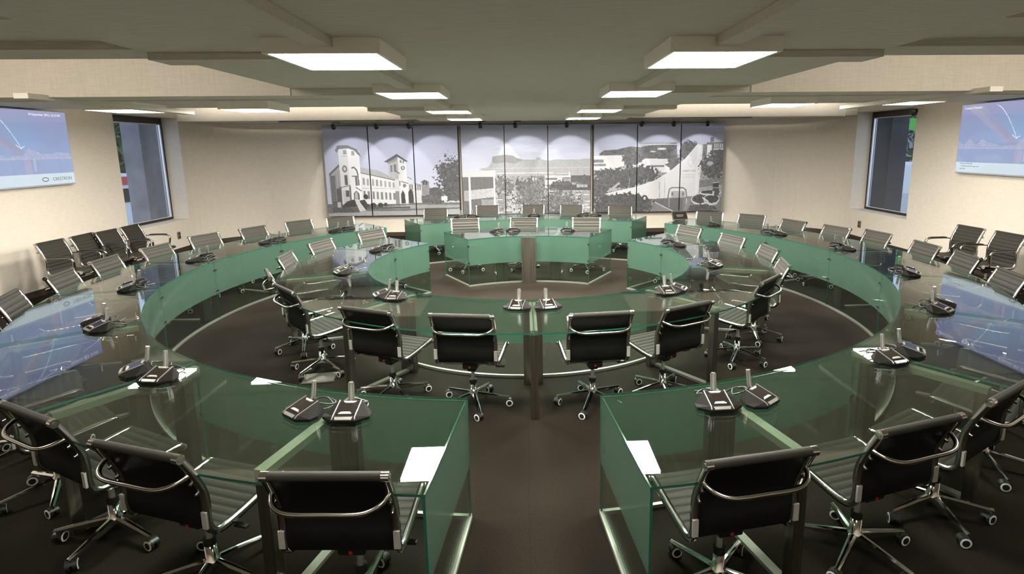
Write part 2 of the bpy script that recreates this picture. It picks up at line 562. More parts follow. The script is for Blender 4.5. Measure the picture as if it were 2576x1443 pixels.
# ------------------------------------------------------------------ windows and what stands outside
def window(idx, x, s_):
    """s_ = -1 on the left wall, 1 on the right wall"""
    w = empty('window_%d' % idx, (x + s_ * 0.36, 0, 0))
    w['kind'] = 'structure'
    y0, y1, z0, z1 = WIN_Y0 + 0.002, WIN_Y1 - 0.002, SILL + 0.002, HEAD - 0.002
    b = MB()
    for (a, c, e_, f) in ((y0, y0 + 0.05, z0, z1), (y1 - 0.05, y1, z0, z1), (y0 + 0.05, y1 - 0.05, z0, z0 + 0.05), (y0 + 0.05, y1 - 0.05, z1 - 0.12, z1)):
        b.box(-0.03, 0.03, a, c, e_, f, 'winframe')
    b.obj('window_frame', w)
    b = MB()
    xi = -s_ * 0.032
    for (a, c, e_, f) in ((y1 - 0.085, y1 - 0.05, z0 + 0.05, z1 - 0.12), (y0 + 0.05, y1 - 0.085, z0 + 0.05, z0 + 0.065), (y0 + 0.05, y1 - 0.085, z1 - 0.14, z1 - 0.12)):
        b.box(min(xi, xi + s_ * 0.03), max(xi, xi + s_ * 0.03), a, c, e_, f, 'winbright')
    b.obj('glazing_bead', w)
    b = MB(); b.box(-0.004, 0.004, y0 + 0.05, y1 - 0.05, z0 + 0.05, z1 - 0.12, 'gwin')
    b.obj('pane', w)
    tag(w, 'tall narrow window with dark frame in the %s wall' % ('left' if s_ < 0 else 'right'), 'window')
window(1, XL, -1)
window(2, XR, 1)
b = MB()
b.box(-26, XL - 0.62, 2, 40, -0.6, -0.5, 'pave')
structure(b.obj('ground_outside'), 'pale paving outside the left window')
b = MB(); b.box(XR + 0.62, 26, 2, 40, -0.6, -0.5, 'pave')
structure(b.obj('ground_outside'), 'pale paving outside the right window')
def tree(x, y, h, r, label):
    t = empty('tree', (x, y, -0.5))
    b = MB(); b.tube([(0, 0, 0), (0.05, 0.03, h * 0.4), (0.0, 0.1, h * 0.7)], 0.15, 'bark', 8, radii=[0.17, 0.13, 0.08])
    b.obj('trunk', t)
    b = MB()
    for k in range(420):
        th, ph = random.uniform(0, 2 * PI), math.acos(random.uniform(-1, 1))
        rr = r * random.uniform(0.45, 1.0)
        c = Vector((rr * math.sin(ph) * math.cos(th), rr * math.sin(ph) * math.sin(th), h * 0.72 + rr * 0.9 * math.cos(ph)))
        u = Vector((random.gauss(0, 1), random.gauss(0, 1), random.gauss(0, 1))).normalized()
        v = u.orthogonal().normalized()
        q = random.uniform(0.12, 0.26)
        b.add([c - u * q, c + v * q * 0.6, c + u * q, c - v * q * 0.6], [(0, 1, 2, 3)], 'leaf')
    b.obj('crown', t)
    tag(t, label, 'tree')
tree(-12.6, 18.7, 3.7, 1.3, 'blurred leafy tree seen through the left window')
tree(13.9, 20.6, 4.0, 1.5, 'dark green tree seen through the right window')
b = MB(); b.box(-8.40, -8.02, 12.42, 13.4, -0.5, 3.4, 'concrete')
tag(b.obj('outside_pier'), 'grey concrete pier standing just outside the left window', 'pier')
b = MB(); b.box(8.02, 8.4, 12.30, 13.4, -0.5, 3.4, 'darkwall')
tag(b.obj('outside_pier'), 'dark blue-black pier standing just outside the right window', 'pier')
b = MB(); b.box(9.7, 10.7, 14.7, 14.8, 2.42, 2.72, 'green'); b.box(10.5, 10.58, 14.72, 14.78, -0.5, 2.42, 'bark')
tag(b.obj('street_sign'), 'bright green sign board outside the right window', 'sign')
def van(x, y, label):
    t = empty('parked_van', (x, y, -0.5), R(65))
    b = MB()
    prof = [(-2.2, 0.35), (-2.2, 1.25), (-1.9, 2.0), (1.2, 2.0), (1.9, 1.3), (2.3, 1.15), (2.3, 0.35)]
    b.loft([[Vector((px, s_ * 0.85, pz)) for px, pz in prof] for s_ in (-1, 1)], 'van', True, True, False)
    b.obj('body', t, 0.03)
    b = MB()
    for s_ in (-1, 1):
        b.box(-1.85, 1.15, s_ * 0.86 - 0.01, s_ * 0.86 + 0.01, 1.74, 1.95, 'vanred')
    b.obj('red_stripe', t)
    b = MB()
    for s_ in (-1, 1):
        b.box(-1.7, 1.2, s_ * 0.86 - 0.008, s_ * 0.86 + 0.008, 1.30, 1.65, 'micdark')
    b.obj('side_glass', t)
    for px in (-1.4, 1.5):
        for s_ in (-1, 1):
            b = MB(); b.cyl((px, s_ * 0.72, 0.33), (px, s_ * 0.9, 0.33), 0.33, 'black', 20)
            b.obj('wheel', t)
    tag(t, label, 'van')
van(11.7, 16.8, 'white van with red stripe parked outside the right window')
van(-11.2, 14.9, 'pale van parked beyond the tree outside the left window')

b = MB(); b.box(-24, -18, 24, 34, -0.5, 5.5, 'brick')
tag(b.obj('brick_building'), 'reddish building beyond the tree outside the left window', 'building')
b = MB(); b.box(17.5, 24, 24.5, 34, -0.5, 4.5, 'concrete')
tag(b.obj('concrete_building'), 'grey building beyond the tree outside the right window', 'building')

# ------------------------------------------------------------------ painted pictures (prints and screens)
def vnoise(h, w, cell, seed, cx=None):
    r_ = np.random.default_rng(seed)
    cx = cx or cell
    gh, gw = int(h / cell) + 3, int(w / cx) + 3
    g = r_.random((gh, gw))
    y = np.arange(h) / cell; x = np.arange(w) / cx
    yi, xi = y.astype(int), x.astype(int)
    fy, fx = (y - yi)[:, None], (x - xi)[None, :]
    fy, fx = fy * fy * (3 - 2 * fy), fx * fx * (3 - 2 * fx)
    a = g[np.ix_(yi, xi)]; b_ = g[np.ix_(yi, xi + 1)]; c = g[np.ix_(yi + 1, xi)]; d = g[np.ix_(yi + 1, xi + 1)]
    return (a * (1 - fx) + b_ * fx) * (1 - fy) + (c * (1 - fx) + d * fx) * fy

class Canvas:
    """grey picture in its own frame: x to the right, y down, both given in the units of ext"""
    def __init__(s, w, h, ext):
        s.w, s.h, s.ext = w, h, ext
        x0, x1, y0, y1 = ext
        s.X, s.Y = np.meshgrid(x0 + (np.arange(w) + 0.5) / w * (x1 - x0), y0 + (np.arange(h) + 0.5) / h * (y1 - y0))
        s.img = np.zeros((h, w, 3))
        s.n1 = vnoise(h, w, 2.0, 1); s.n2 = vnoise(h, w, 5.0, 2); s.n3 = vnoise(h, w, 14.0, 3)
        s.n4 = np.random.default_rng(5).random((h, w))

    def inside(s, pts):
        X, Y = s.X, s.Y
        r_ = np.zeros(X.shape, bool)
        n = len(pts)
        for i in range(n):
            xa, ya = pts[i]; xb, yb = pts[(i + 1) % n]
            if ya == yb:
                continue
            c = ((ya > Y) != (yb > Y)) & (X < (xb - xa) * (Y - ya) / (yb - ya) + xa)
            r_ ^= c
        return r_

    def put(s, mask, v, tex=0.0):
        col = np.array(v if hasattr(v, '__len__') else (v, v, v), float)
        t = np.maximum(1.1 + 0.62 * tex * (s.n1 + s.n2 * 0.7 + s.n4 * 0.5 - 1.1), 0.25)
        s.img[mask] = (col[None, None, :] * t[..., None])[mask]

    def poly(s, pts, v, tex=0.0):
        s.put(s.inside(pts), v, tex)

    def rect(s, x0, y0, x1, y1, v, tex=0.0):
        s.put((s.X >= x0) & (s.X < x1) & (s.Y >= y0) & (s.Y < y1), v, tex)

    def line(s, pts, wd_, v):
        for (xa, ya), (xb, yb) in zip(pts, pts[1:]):
            dx, dy = xb - xa, yb - ya
            L2 = dx * dx + dy * dy + 1e-9
            t = np.clip(((s.X - xa) * dx + (s.Y - ya) * dy) / L2, 0, 1)
            d = np.hypot(s.X - xa - t * dx, s.Y - ya - t * dy)
            s.put(d < wd_ / 2, v)

    def blob(s, cx, cy_, rx, ry, v, rag=0.5, tex=0.8, thr=1.0):
        d = np.hypot((s.X - cx) / rx, (s.Y - cy_) / ry)
        s.put(d + rag * (s.n2 - 0.5) + rag * 0.7 * (s.n1 - 0.5) < thr, v, tex)

    def speck(s, mask, v, thr):
        m = mask & (s.n4 > thr)
        s.put(m, v)

def grid_board(name, cols, x0, x1, z0, z1, y, th, m_front, m_side, parent=None, flip=False):
    """a thick board whose front face (towards -y) is a fine grid coloured from cols[h, w, 3]"""
    h, w = cols.shape[:2]
    xs = np.linspace(x0, x1, w); zs = np.linspace(z1, z0, h)
    XX, ZZ = np.meshgrid(xs, zs)
    co = np.stack([XX.ravel(), np.full(XX.size, y), ZZ.ravel()], 1)
    i = np.arange(h - 1)[:, None] * w + np.arange(w - 1)[None, :]
    q = np.stack([i, i + w, i + w + 1, i + 1], -1).reshape(-1, 4)
    n0 = len(co)
    back = np.array([(x0, y + th, z0), (x1, y + th, z0), (x1, y + th, z1), (x0, y + th, z1),
                     (x0, y, z0), (x1, y, z0), (x1, y, z1), (x0, y, z1)])
    co = np.concatenate([co, back])
    sides = np.array([(0, 1, 2, 3), (4, 5, 1, 0), (5, 6, 2, 1), (6, 7, 3, 2), (7, 4, 0, 3)]) + n0
    faces = np.concatenate([q, sides])
    me = bpy.data.meshes.new(name)
    me.vertices.add(len(co)); me.vertices.foreach_set('co', co.ravel())
    me.loops.add(faces.size); me.loops.foreach_set('vertex_index', faces.ravel().astype(np.int32))
    me.polygons.add(len(faces))
    me.polygons.foreach_set('loop_start', np.arange(0, faces.size, 4, dtype=np.int32))
    me.polygons.foreach_set('loop_total', np.full(len(faces), 4, dtype=np.int32))
    me.materials.append(MT[m_front]); me.materials.append(MT[m_side])
    mi_ = np.zeros(len(faces), np.int32); mi_[len(q):] = 1
    me.polygons.foreach_set('material_index', mi_)
    ca = me.color_attributes.new('print', 'FLOAT_COLOR', 'POINT')
    c4 = np.ones((len(co), 4)); c4[:n0, :3] = cols.reshape(-1, 3)
    ca.data.foreach_set('color', c4.ravel())
    me.update(calc_edges=True)
    me.validate()
    return link(name, me, parent)

def sky(c, top, low):
    t = np.clip((c.Y - c.ext[2]) / (0.62 * (c.ext[3] - c.ext[2])), 0, 1)[..., None]
    c.img[:] = np.array(top) * (1 - t) + np.array(low) * t

def mural_one():
    c = Canvas(390, 250, (60, 1900, 150, 1350))
    sky(c, (0.52, 0.55, 0.72), (0.64, 0.67, 0.78))
    Wt, Lg, Md, Dk = 0.82, 0.50, 0.24, 0.085
    # lawn and drive
    c.rect(60, 1180, 1900, 1350, 0.19, 0.5)
    c.poly([(60, 1310), (500, 1280), (1000, 1290), (1900, 1270), (1900, 1350), (60, 1350)], 0.42, 0.2)
    c.poly([(700, 1235), (1200, 1205), (1900, 1215), (1900, 1250), (1000, 1262)], 0.38, 0.2)
    # trees at the right
    c.blob(1790, 860, 190, 240, Dk * 1.3, 0.9, 0.9)
    c.blob(1700, 760, 110, 110, Dk * 1.7, 1.0, 0.9)
    c.blob(1830, 700, 130, 90, Dk * 1.6, 1.0, 0.9)
    c.rect(1700, 900, 1900, 1160, Dk * 1.5, 0.9)
    c.blob(1560, 1070, 130, 110, Dk * 1.5, 0.5, 0.9)
    c.rect(1340, 1080, 1680, 1180, Dk * 1.7, 0.8)
    c.rect(1640, 1095, 1725, 1155, 0.7)
    # small far tower
    c.rect(1370, 900, 1475, 1075, Md * 1.2, 0.3); c.poly([(1350, 905), (1415, 868), (1485, 905)], Dk * 1.4)
    c.rect(1392, 905, 1415, 935, Dk); c.rect(1430, 905, 1452, 935, Dk)
    # long wing
    c.poly([(540, 755), (1010, 860), (1015, 1190), (540, 1200)], Wt, 0.08)
    c.poly([(540, 690), (790, 740), (1015, 850), (1005, 870), (540, 765)], 0.46, 0.25)
    c.line([(540, 765), (1010, 872)], 12, 0.2)
    for k in range(8):
        x = 570 + k * 58
        c.rect(x, 835 + k * 9, x + 28, 930 + k * 6, 0.33); c.rect(x, 1010 + k * 5, x + 30, 1115 + k * 3, 0.28)
        c.line([(x + 14, 835 + k * 9), (x + 14, 930 + k * 6)], 4, 0.7)
    c.line([(540, 975), (1010, 985)], 8, 0.55)
    # right part behind tower two
    c.poly([(1180, 830), (1245, 865), (1250, 920), (1360, 960), (1365, 1180), (1180, 1185)], 0.68, 0.15)
    c.line([(1190, 830), (1240, 862)], 10, 0.2); c.line([(1280, 915), (1360, 955)], 10, 0.2)
    for x in (1205, 1235, 1280, 1310, 1340):
        c.rect(x, 930, x + 18, 1010, 0.22)
    # second tower
    c.poly([(925, 620), (1070, 590), (1070, 850), (1010, 860), (930, 800)], Lg, 0.2)
    c.poly([(1065, 560), (1175, 620), (1185, 1190), (1065, 1190)], Wt, 0.06)
    c.rect(1010, 860, 1070, 1190, 0.72, 0.1)
    c.poly([(870, 622), (1055, 520), (1215, 628), (1170, 625), (1062, 560), (920, 635)], Dk * 1.7, 0.3)
    c.poly([(920, 635), (1062, 560), (1062, 600), (930, 660)], 0.34)
    c.rect(958, 670, 985, 760, 0.22); c.rect(1005, 660, 1035, 760, 0.22); c.blob(1132, 708, 28, 28, 0.2, 0.1, 0.2); c.blob(1132, 708, 14, 14, 0.75, 0.0, 0.0)
    c.rect(1095, 600, 1115, 640, 0.25); c.rect(1130, 610, 1150, 645, 0.25)
    c.line([(1020, 745), (1080, 780)], 14, 0.18); c.line([(1100, 890), (1190, 915)], 12, 0.18)
    c.poly([(1085, 1185), (1085, 1060), (1110, 1005), (1140, 1060), (1145, 1185)], Dk); c.poly([(1185, 1180), (1190, 1030), (1220, 985), (1255, 1030), (1260, 1180)], Dk)
    c.rect(1010, 1020, 1060, 1190, 0.3)
    c.blob(1140, 945, 24, 26, 0.25, 0.1, 0.2); c.rect(1070, 880, 1085, 945, 0.2)
    # left wing behind tower one
    c.poly([(105, 780), (255, 650), (300, 650), (300, 1190), (120, 1190)], 0.42, 0.25)
    c.poly([(105, 780), (255, 648), (258, 680), (120, 800)], 0.16)
    c.rect(120, 800, 190, 1190, 0.2, 0.3)
    for x in (200, 235):
        c.rect(x, 740, x + 6, 950, 0.2)
    c.poly([(195, 975), (300, 930), (300, 1190), (195, 1190)], 0.15, 0.4)
    # first tower
    c.poly([(255, 450), (395, 410), (395, 1190), (270, 1190)], 0.80, 0.06)
    c.poly([(385, 410), (545, 480), (548, 1190), (385, 1190)], 0.95, 0.03)
    c.poly([(215, 465), (255, 398), (395, 400), (520, 455), (570, 555), (535, 530), (480, 470), (395, 440), (270, 450), (245, 500)], 0.24, 0.3)
    c.rect(325, 460, 370, 520, 0.4); c.rect(437, 475, 480, 535, 0.42)
    c.rect(300, 540, 375, 548, 0.5)
    c.blob(332, 712, 34, 48, 0.24, 0.1, 0.2); c.blob(332, 712, 16, 24, 0.7, 0.0, 0.0)
    c.rect(318, 795, 362, 930, 0.16)
    c.line([(430, 700), (460, 690), (495, 730), (510, 790), (512, 930)], 18, 0.17); c.rect(465, 810, 500, 935, 0.22); c.line([(430, 810), (505, 810)], 14, 0.2)
    c.line([(205, 975), (390, 930)], 12, 0.22); c.rect(280, 1000, 395, 1190, 0.62, 0.2); c.rect(325, 1000, 370, 1085, 0.14)
    c.rect(375, 940, 400, 1190, 0.2)
    c.poly([(435, 1120), (435, 1040), (470, 1000), (510, 1040), (515, 1130)], 0.15); c.poly([(445, 1120), (447, 1045), (470, 1012), (488, 1045), (490, 1125)], 0.5, 0.3)
    c.line([(470, 962), (545, 1010)], 14, 0.22)
    # hedges and the path up to the door
    c.poly([(250, 1225), (330, 1150), (440, 1120), (470, 1220), (250, 1240)], Dk, 0.8)
    c.rect(130, 1235, 500, 1300, Dk * 1.6, 0.8)
    c.poly([(500, 1140), (580, 1125), (640, 1230), (580, 1270)], Dk, 0.8)
    c.poly([(440, 1125), (490, 1130), (590, 1275), (500, 1285)], 0.68, 0.1)
    for x, y, r_ in ((690, 1215, 40), (790, 1205, 36), (860, 1198, 24), (600, 1090, 34), (620, 1210, 26)):
        c.blob(x, y, r_, r_, Dk, 0.3, 0.8)
    c.rect(600, 1230, 1200, 1255, Dk * 1.5, 0.8)
    c.rect(130, 1150, 200, 1240, 0.15, 0.5); c.rect(195, 1160, 245, 1230, 0.6)
    return c.img

def mural_two():
    c = Canvas(390, 250, (40, 1820, 130, 1310))
    sky(c, (0.52, 0.55, 0.70), (0.68, 0.70, 0.75))
    cl = np.clip((vnoise(250, 390, 12, 21, 70) * 0.65 + vnoise(250, 390, 4, 22, 22) * 0.35 - 0.45) * 2.2, 0, 1)
    c.img[:] = c.img + (0.15 * cl * np.exp(-((c.Y - 400) / 130) ** 2))[..., None]
    # flat-topped mountain
    c.poly([(290, 718), (400, 680), (455, 620), (470, 545), (560, 528), (640, 520), (740, 532), (800, 565), (890, 590), (1060, 588), (1075, 560), (1125, 558), (1135, 582), (1230, 605),
            (1330, 588), (1640, 595), (1740, 582), (1820, 585), (1820, 820), (290, 820)], 0.40, 0.25)
    c.poly([(470, 545), (560, 528), (640, 520), (740, 532), (800, 565), (890, 590), (760, 640), (640, 620), (520, 640), (462, 620)], 0.29, 0.3)
    c.rect(290, 690, 1820, 706, 0.46, 0.3); c.rect(520, 760, 1300, 772, 0.6, 0.2)
    c.rect(40, 800, 1820, 1310, 0.34, 0.6)
    # plain with shrubs
    for k in range(60):
        x, y = rng.uniform(500, 1800), rng.uniform(1000, 1300)
        c.blob(x, y, rng.uniform(20, 70), rng.uniform(5, 12), 0.6, 0.5, 0.2)
    c.rect(500, 1000, 760, 1310, 0.45, 0.4)
    for k in range(14):
        y = 1040 + k * 19
        c.blob(620 + rng.uniform(-60, 60), y, rng.uniform(40, 110), 6, 0.10, 0.5, 0.5)
    # low buildings
    c.rect(990, 808, 1185, 1010, 0.22, 0.2)
    c.rect(1010, 828, 1030, 865, 0.7); c.rect(1052, 828, 1072, 865, 0.6)
    c.rect(1185, 800, 1420, 1000, 0.55, 0.15); c.rect(1195, 832, 1350, 862, 0.2); c.rect(1185, 868, 1410, 880, 0.75)
    c.rect(1325, 762, 1500, 800, 0.32); c.rect(1330, 768, 1495, 785, 0.5); c.rect(1515, 760, 1530, 800, 0.8)
    c.rect(1420, 805, 1540, 830, 0.7); c.rect(1430, 825, 1530, 850, 0.25)
    c.rect(1540, 805, 1790, 900, 0.13, 0.3)
    c.blob(1760, 900, 110, 90, 0.13, 0.6, 0.9)
    c.blob(1400, 940, 150, 75, 0.13, 0.6, 0.9); c.rect(1240, 930, 1820, 1005, 0.11, 0.8)
    c.rect(1625, 930, 1780, 965, 0.4, 0.9)
    # trees in front
    c.poly([(800, 810), (760, 930), (850, 930)], 0.12, 0.6); c.poly([(965, 815), (930, 930), (1000, 930)], 0.12, 0.6)
    c.blob(570, 880, 90, 70, 0.17, 1.2, 1.0); c.blob(600, 960, 110, 80, 0.2, 1.3, 1.0)
    c.blob(990, 1080, 230, 210, 0.15, 0.9, 1.1); c.blob(1380, 1160, 260, 150, 0.16, 0.9, 1.1); c.blob(900, 960, 130, 80, 0.15, 0.9, 1.1); c.blob(700, 970, 80, 60, 0.18, 0.9, 1.0)
    c.blob(1100, 1240, 260, 110, 0.13, 0.8, 1.1)
    m = np.hypot((c.X - 1100) / 330, (c.Y - 1110) / 200) < 1
    c.speck(m, 0.5, 0.90)
    m = np.hypot((c.X - 1550) / 250, (c.Y - 1120) / 110) < 1
    c.speck(m, 0.45, 0.80); c.speck(m, 0.1, 0.9)
    # pavilion at the left
    c.rect(40, 725, 505, 812, 0.62, 0.05)
    c.rect(40, 812, 495, 1310, 0.17, 0.3)
    c.poly([(150, 985), (480, 960), (480, 1080), (150, 1110)], 0.5, 0.4); c.rect(60, 990, 130, 1130, 0.4, 0.3)
    c.rect(300, 1110, 480, 1310, 0.32, 0.6)
    c.rect(128, 812, 152, 1310, 0.78); c.rect(472, 812, 495, 1310, 0.78)
    return c.img

def mural_three():
    c = Canvas(390, 250, (75, 1830, 110, 1290))
    sky(c, (0.50, 0.53, 0.69), (0.71, 0.72, 0.79))
    Dk = 0.11
    c.rect(75, 520, 1830, 1290, 0.40, 0.3)
    # hill of trees
    c.poly([(150, 500), (220, 455), (380, 450), (560, 410), (700, 420), (800, 400), (1000, 380), (1190, 365), (1210, 600), (760, 600), (500, 640), (480, 520), (150, 525)], Dk * 1.5, 1.0)
    c.line([(720, 372), (1180, 366)], 8, 0.3); c.rect(700, 378, 1200, 395, 0.65, 0.3)
    c.blob(990, 445, 60, 14, 0.75, 0.2, 0.1); c.blob(870, 480, 40, 10, 0.7, 0.2, 0.1)
    # pale building on the left
    c.rect(75, 525, 490, 700, 0.80, 0.04); c.rect(75, 575, 210, 620, 0.25, 0.9); c.rect(75, 632, 240, 668, 0.3, 0.9); c.rect(75, 690, 480, 720, 0.7)
    # white roofs in the middle
    c.poly([(610, 665), (770, 570), (940, 575), (1090, 575), (1120, 690), (1115, 760), (900, 760)], 0.80, 0.08)
    c.rect(780, 662, 1030, 684, 0.22, 0.6); c.blob(590, 580, 120, 85, Dk * 1.4, 0.5, 1.0)
    c.blob(1160, 640, 95, 85, Dk * 1.5, 0.5, 1.0)
    c.rect(930, 762, 1090, 772, 0.2)
    # wood in front of them
    c.blob(400, 830, 330, 130, Dk * 1.2, 0.5, 1.1); c.blob(690, 790, 260, 130, Dk * 1.2, 0.5, 1.1); c.blob(250, 780, 150, 80, Dk * 1.3, 0.5, 1.1)
    c.rect(75, 860, 640, 960, Dk * 1.2, 1.0)
    c.blob(170, 1000, 130, 120, Dk * 1.2, 0.6, 1.1)
    for x in (555, 745, 790):
        c.line([(x, 960), (x + 12, 840)], 6, 0.4)
    c.poly([(250, 1010), (420, 880), (440, 900), (300, 1015)], 0.42, 0.4)
    # trees behind the sail wall
    c.blob(1360, 430, 130, 95, Dk * 1.4, 0.5, 1.0); c.poly([(1230, 460), (1480, 400), (1300, 590), (1240, 560)], Dk * 1.3, 0.9)
    # tall sail-shaped sign wall
    c.poly([(245, 1040), (620, 960), (900, 870), (1110, 750), (1300, 590), (1475, 385), (1540, 420), (1510, 980), (1500, 1100), (620, 1130), (260, 1100)], 0.72, 0.06)
    c.poly([(1475, 385), (1520, 400), (1530, 560), (1500, 1040), (1450, 1060)], 0.80)
    c.line([(245, 1040), (620, 960), (900, 870), (1110, 750), (1300, 590), (1475, 385)], 8, 0.82)
    for x in (1345, 1420):
        c.line([(x, 600), (x, 640)], 6, 0.5)
    c.line([(1345, 600), (1420, 600)], 6, 0.5); c.line([(1345, 640), (1382, 690), (1420, 640)], 6, 0.5)
    c.rect(1270, 735, 1450, 750, 0.5, 0.8); c.rect(1270, 790, 1440, 798, 0.55, 0.6); c.rect(1270, 825, 1440, 832, 0.55, 0.6)
    # flats at the top right
    c.rect(1590, 365, 1830, 520, 0.2, 0.5); c.rect(1600, 400, 1665, 590, 0.80); c.rect(1640, 300, 1690, 360, 0.2)
    for k in range(5):
        c.rect(1700 + k * 26, 385, 1712 + k * 26, 440, 0.6)
    c.rect(1690, 450, 1825, 462, 0.75); c.rect(1700, 470, 1825, 500, 0.12, 0.5)
    c.rect(1540, 390, 1590, 560, 0.22, 0.7)
    c.blob(1690, 690, 170, 170, Dk * 1.3, 0.6, 1.1); c.blob(1780, 600, 90, 130, Dk * 1.2, 0.6, 1.1); c.blob(1650, 650, 40, 30, 0.45, 0.6, 0.6)
    c.poly([(1510, 870), (1830, 840), (1830, 930), (1510, 970)], 0.24, 0.6)
    # road, kerbs, hedges
    c.poly([(640, 1130), (1500, 1080), (1830, 1100), (1830, 1290), (640, 1290)], 0.24, 0.35)
    c.poly([(850, 1120), (1290, 1110), (1290, 1290), (1150, 1290)], 0.17, 0.3)
    c.line([(850, 1130), (1160, 1285)], 12, 0.6); c.line([(650, 1200), (800, 1290)], 10, 0.5)
    c.blob(480, 1190, 400, 160, Dk, 0.3, 1.1); c.rect(75, 1180, 480, 1290, Dk, 1.0)
    c.blob(770, 1100, 40, 40, Dk * 0.7, 0.2, 0.3); c.blob(770, 1105, 18, 20, 0.6, 0.1, 0.1)
    c.line([(970, 890), (975, 1115)], 8, 0.35); c.line([(1040, 830), (1045, 1110)], 7, 0.45)
    # gatehouse
    c.line([(1090, 1100), (1110, 985), (1150, 965), (1290, 970), (1330, 1000), (1340, 1080)], 16, 0.2)
    c.rect(1135, 1010, 1320, 1100, 0.45, 0.3); c.rect(1135, 1030, 1165, 1075, 0.2); c.rect(1280, 1030, 1305, 1075, 0.2)
    c.rect(1105, 1110, 1112, 1235, 0.7); c.rect(1335, 1110, 1350, 1290, 0.6); c.poly([(1370, 1100), (1400, 1100), (1395, 1290), (1300, 1290)], 0.3, 0.5)
    # flower beds with pale curbs at the lower right
    for cx, cy_, rx, ry in ((1530, 1130, 125, 75), (1690, 1130, 110, 75), (1670, 1040, 150, 38)):
        c.blob(cx, cy_, rx, ry, 0.72, 0.05, 0.1); c.blob(cx, cy_ - 8, rx - 16, ry - 14, Dk, 0.15, 0.9)
    c.line([(1570, 1110), (1640, 1160), (1660, 1210), (1760, 1190)], 22, 0.72)
    c.rect(1700, 910, 1780, 970, 0.08); c.line([(1700, 910), (1780, 900)], 10, 0.6); c.rect(1700, 980, 1790, 1080, 0.12, 0.6); c.rect(1700, 1020, 1720, 1080, 0.7)
    c.blob(1560, 1250, 190, 50, Dk * 1.2, 0.3, 1.0)
    return c.img

MY = 13.55
groups = [(-4.645, -1.525, mural_one(), 'left', ('tower of the pale college building', 'second tower and long arcaded wing', 'great tree beside the lawn')),
          (-1.465, 1.595, mural_two(), 'middle', ('pillared pavilion in front of a mountain edge', 'flat-topped mountain above trees', 'low hill and long flat-roofed building')),
          (1.655, 4.785, mural_three(), 'right', ('pale block and dense wood', 'white roofs above a curving road', 'tall sail-shaped sign wall'))]
for gx0, gx1, img, sd, what in groups:
    pw = (gx1 - gx0) / 3
    cw = img.shape[1] // 3
    for k in range(3):
        o = grid_board('photo_mural', img[:, k * cw:(k + 1) * cw], gx0 + k * pw + 0.011, gx0 + (k + 1) * pw - 0.011, 0.525, 2.605, MY, 0.05, 'printm', 'winframe')
        tag(o, 'grey photo mural with the %s' % what[k], 'wall picture', '%s group of mural panels' % sd)
    b = MB()
    b.box(gx0 - 0.005, gx1 + 0.005, MY + 0.051, YB - 0.001, 0.55, 2.58, 'winframe')
    tag(b.obj('mural_backing_frame'), 'dark backing frame behind the %s group of photo panels' % sd, 'frame')

# track lights
def track(x0, x1, y, z, label):
    b = MB(); b.box(x0, x1, y - 0.02, y + 0.02, z, 2.6895, 'black')
    tag(b.obj('lighting_track'), label, 'light track', 'tracks above the mural')
TRK = ((-5.15, -2.10, 'left'), (-1.30, 1.35, 'middle'), (1.80, 4.98, 'right'))
TY, TZ_ = 12.48, 2.662
for x0, x1, sd in TRK:
    track(x0, x1, TY, TZ_, 'black ceiling track above the %s group of photo panels' % sd)
def spot(x, aim_x, label):
    e = empty('track_spotlight', (x, TY, TZ_ - 0.0005))
    b = MB(); b.box(-0.02, 0.13, -0.018, 0.018, -0.035, 0, 'black')
    b.obj('adapter', e)
    d = Vector((aim_x - x, 1.07, -1.0)).normalized()
    c = Vector((0, 0.0, -0.10))
    b = MB(); b.cyl((0, 0, -0.03), (0, 0, -0.075), 0.008, 'black', 8)
    b.obj('stem', e)
    b = MB(); b.tube([c - d * 0.05, c - d * 0.03, c + d * 0.05], 0.04, 'black', 16, radii=[0.025, 0.042, 0.046])
    b.obj('lamp_head', e)
    ld = bpy.data.lights.new('spot_beam', 'SPOT')
    ld.energy = SPOT_W; ld.spot_size = R(70); ld.spot_blend = 0.22; ld.shadow_soft_size = 0.03
    ld.color = (1.0, 0.98, 0.97)
    lo = link('spot_beam', ld, e)
    lo.location = c + d * 0.06
    lo.rotation_euler = d.to_track_quat('-Z', 'Y').to_euler()
    tag(e, label, 'spotlight', 'spotlights above the mural')
pk = ('first', 'second', 'third')
SPX = ((-4.03, -3.13, -2.45), (-0.92, -0.17, 0.94), (2.58, 3.28, 4.02))
AIM = ((-3.95, -3.02, -1.98), (-0.85, 0.08, 1.10), (2.20, 3.22, 4.22))
for g in range(3):
    for k in range(3):
        spot(SPX[g][k], AIM[g][k], 'small black spotlight, %s from the left on the %s ceiling track' % (pk[k], TRK[g][2]))

# ------------------------------------------------------------------ wall screens
def text_mesh(name, body, size, m, parent, loc, rot, align='LEFT'):
    cu = bpy.data.curves.new(name, 'FONT')
    cu.body = body; cu.size = size; cu.align_x = align; cu.extrude = 0.0008
    to = bpy.data.objects.new(name + '_tmp', cu)
    COL.objects.link(to)
    dg = bpy.context.evaluated_depsgraph_get()
    me = bpy.data.meshes.new_from_object(to.evaluated_get(dg))
    bpy.data.objects.remove(to); bpy.data.curves.remove(cu)
    me.name = name
    me.materials.clear(); me.materials.append(MT[m])
    o = link(name, me, parent)
    o.location = loc; o.rotation_euler = rot
    return o

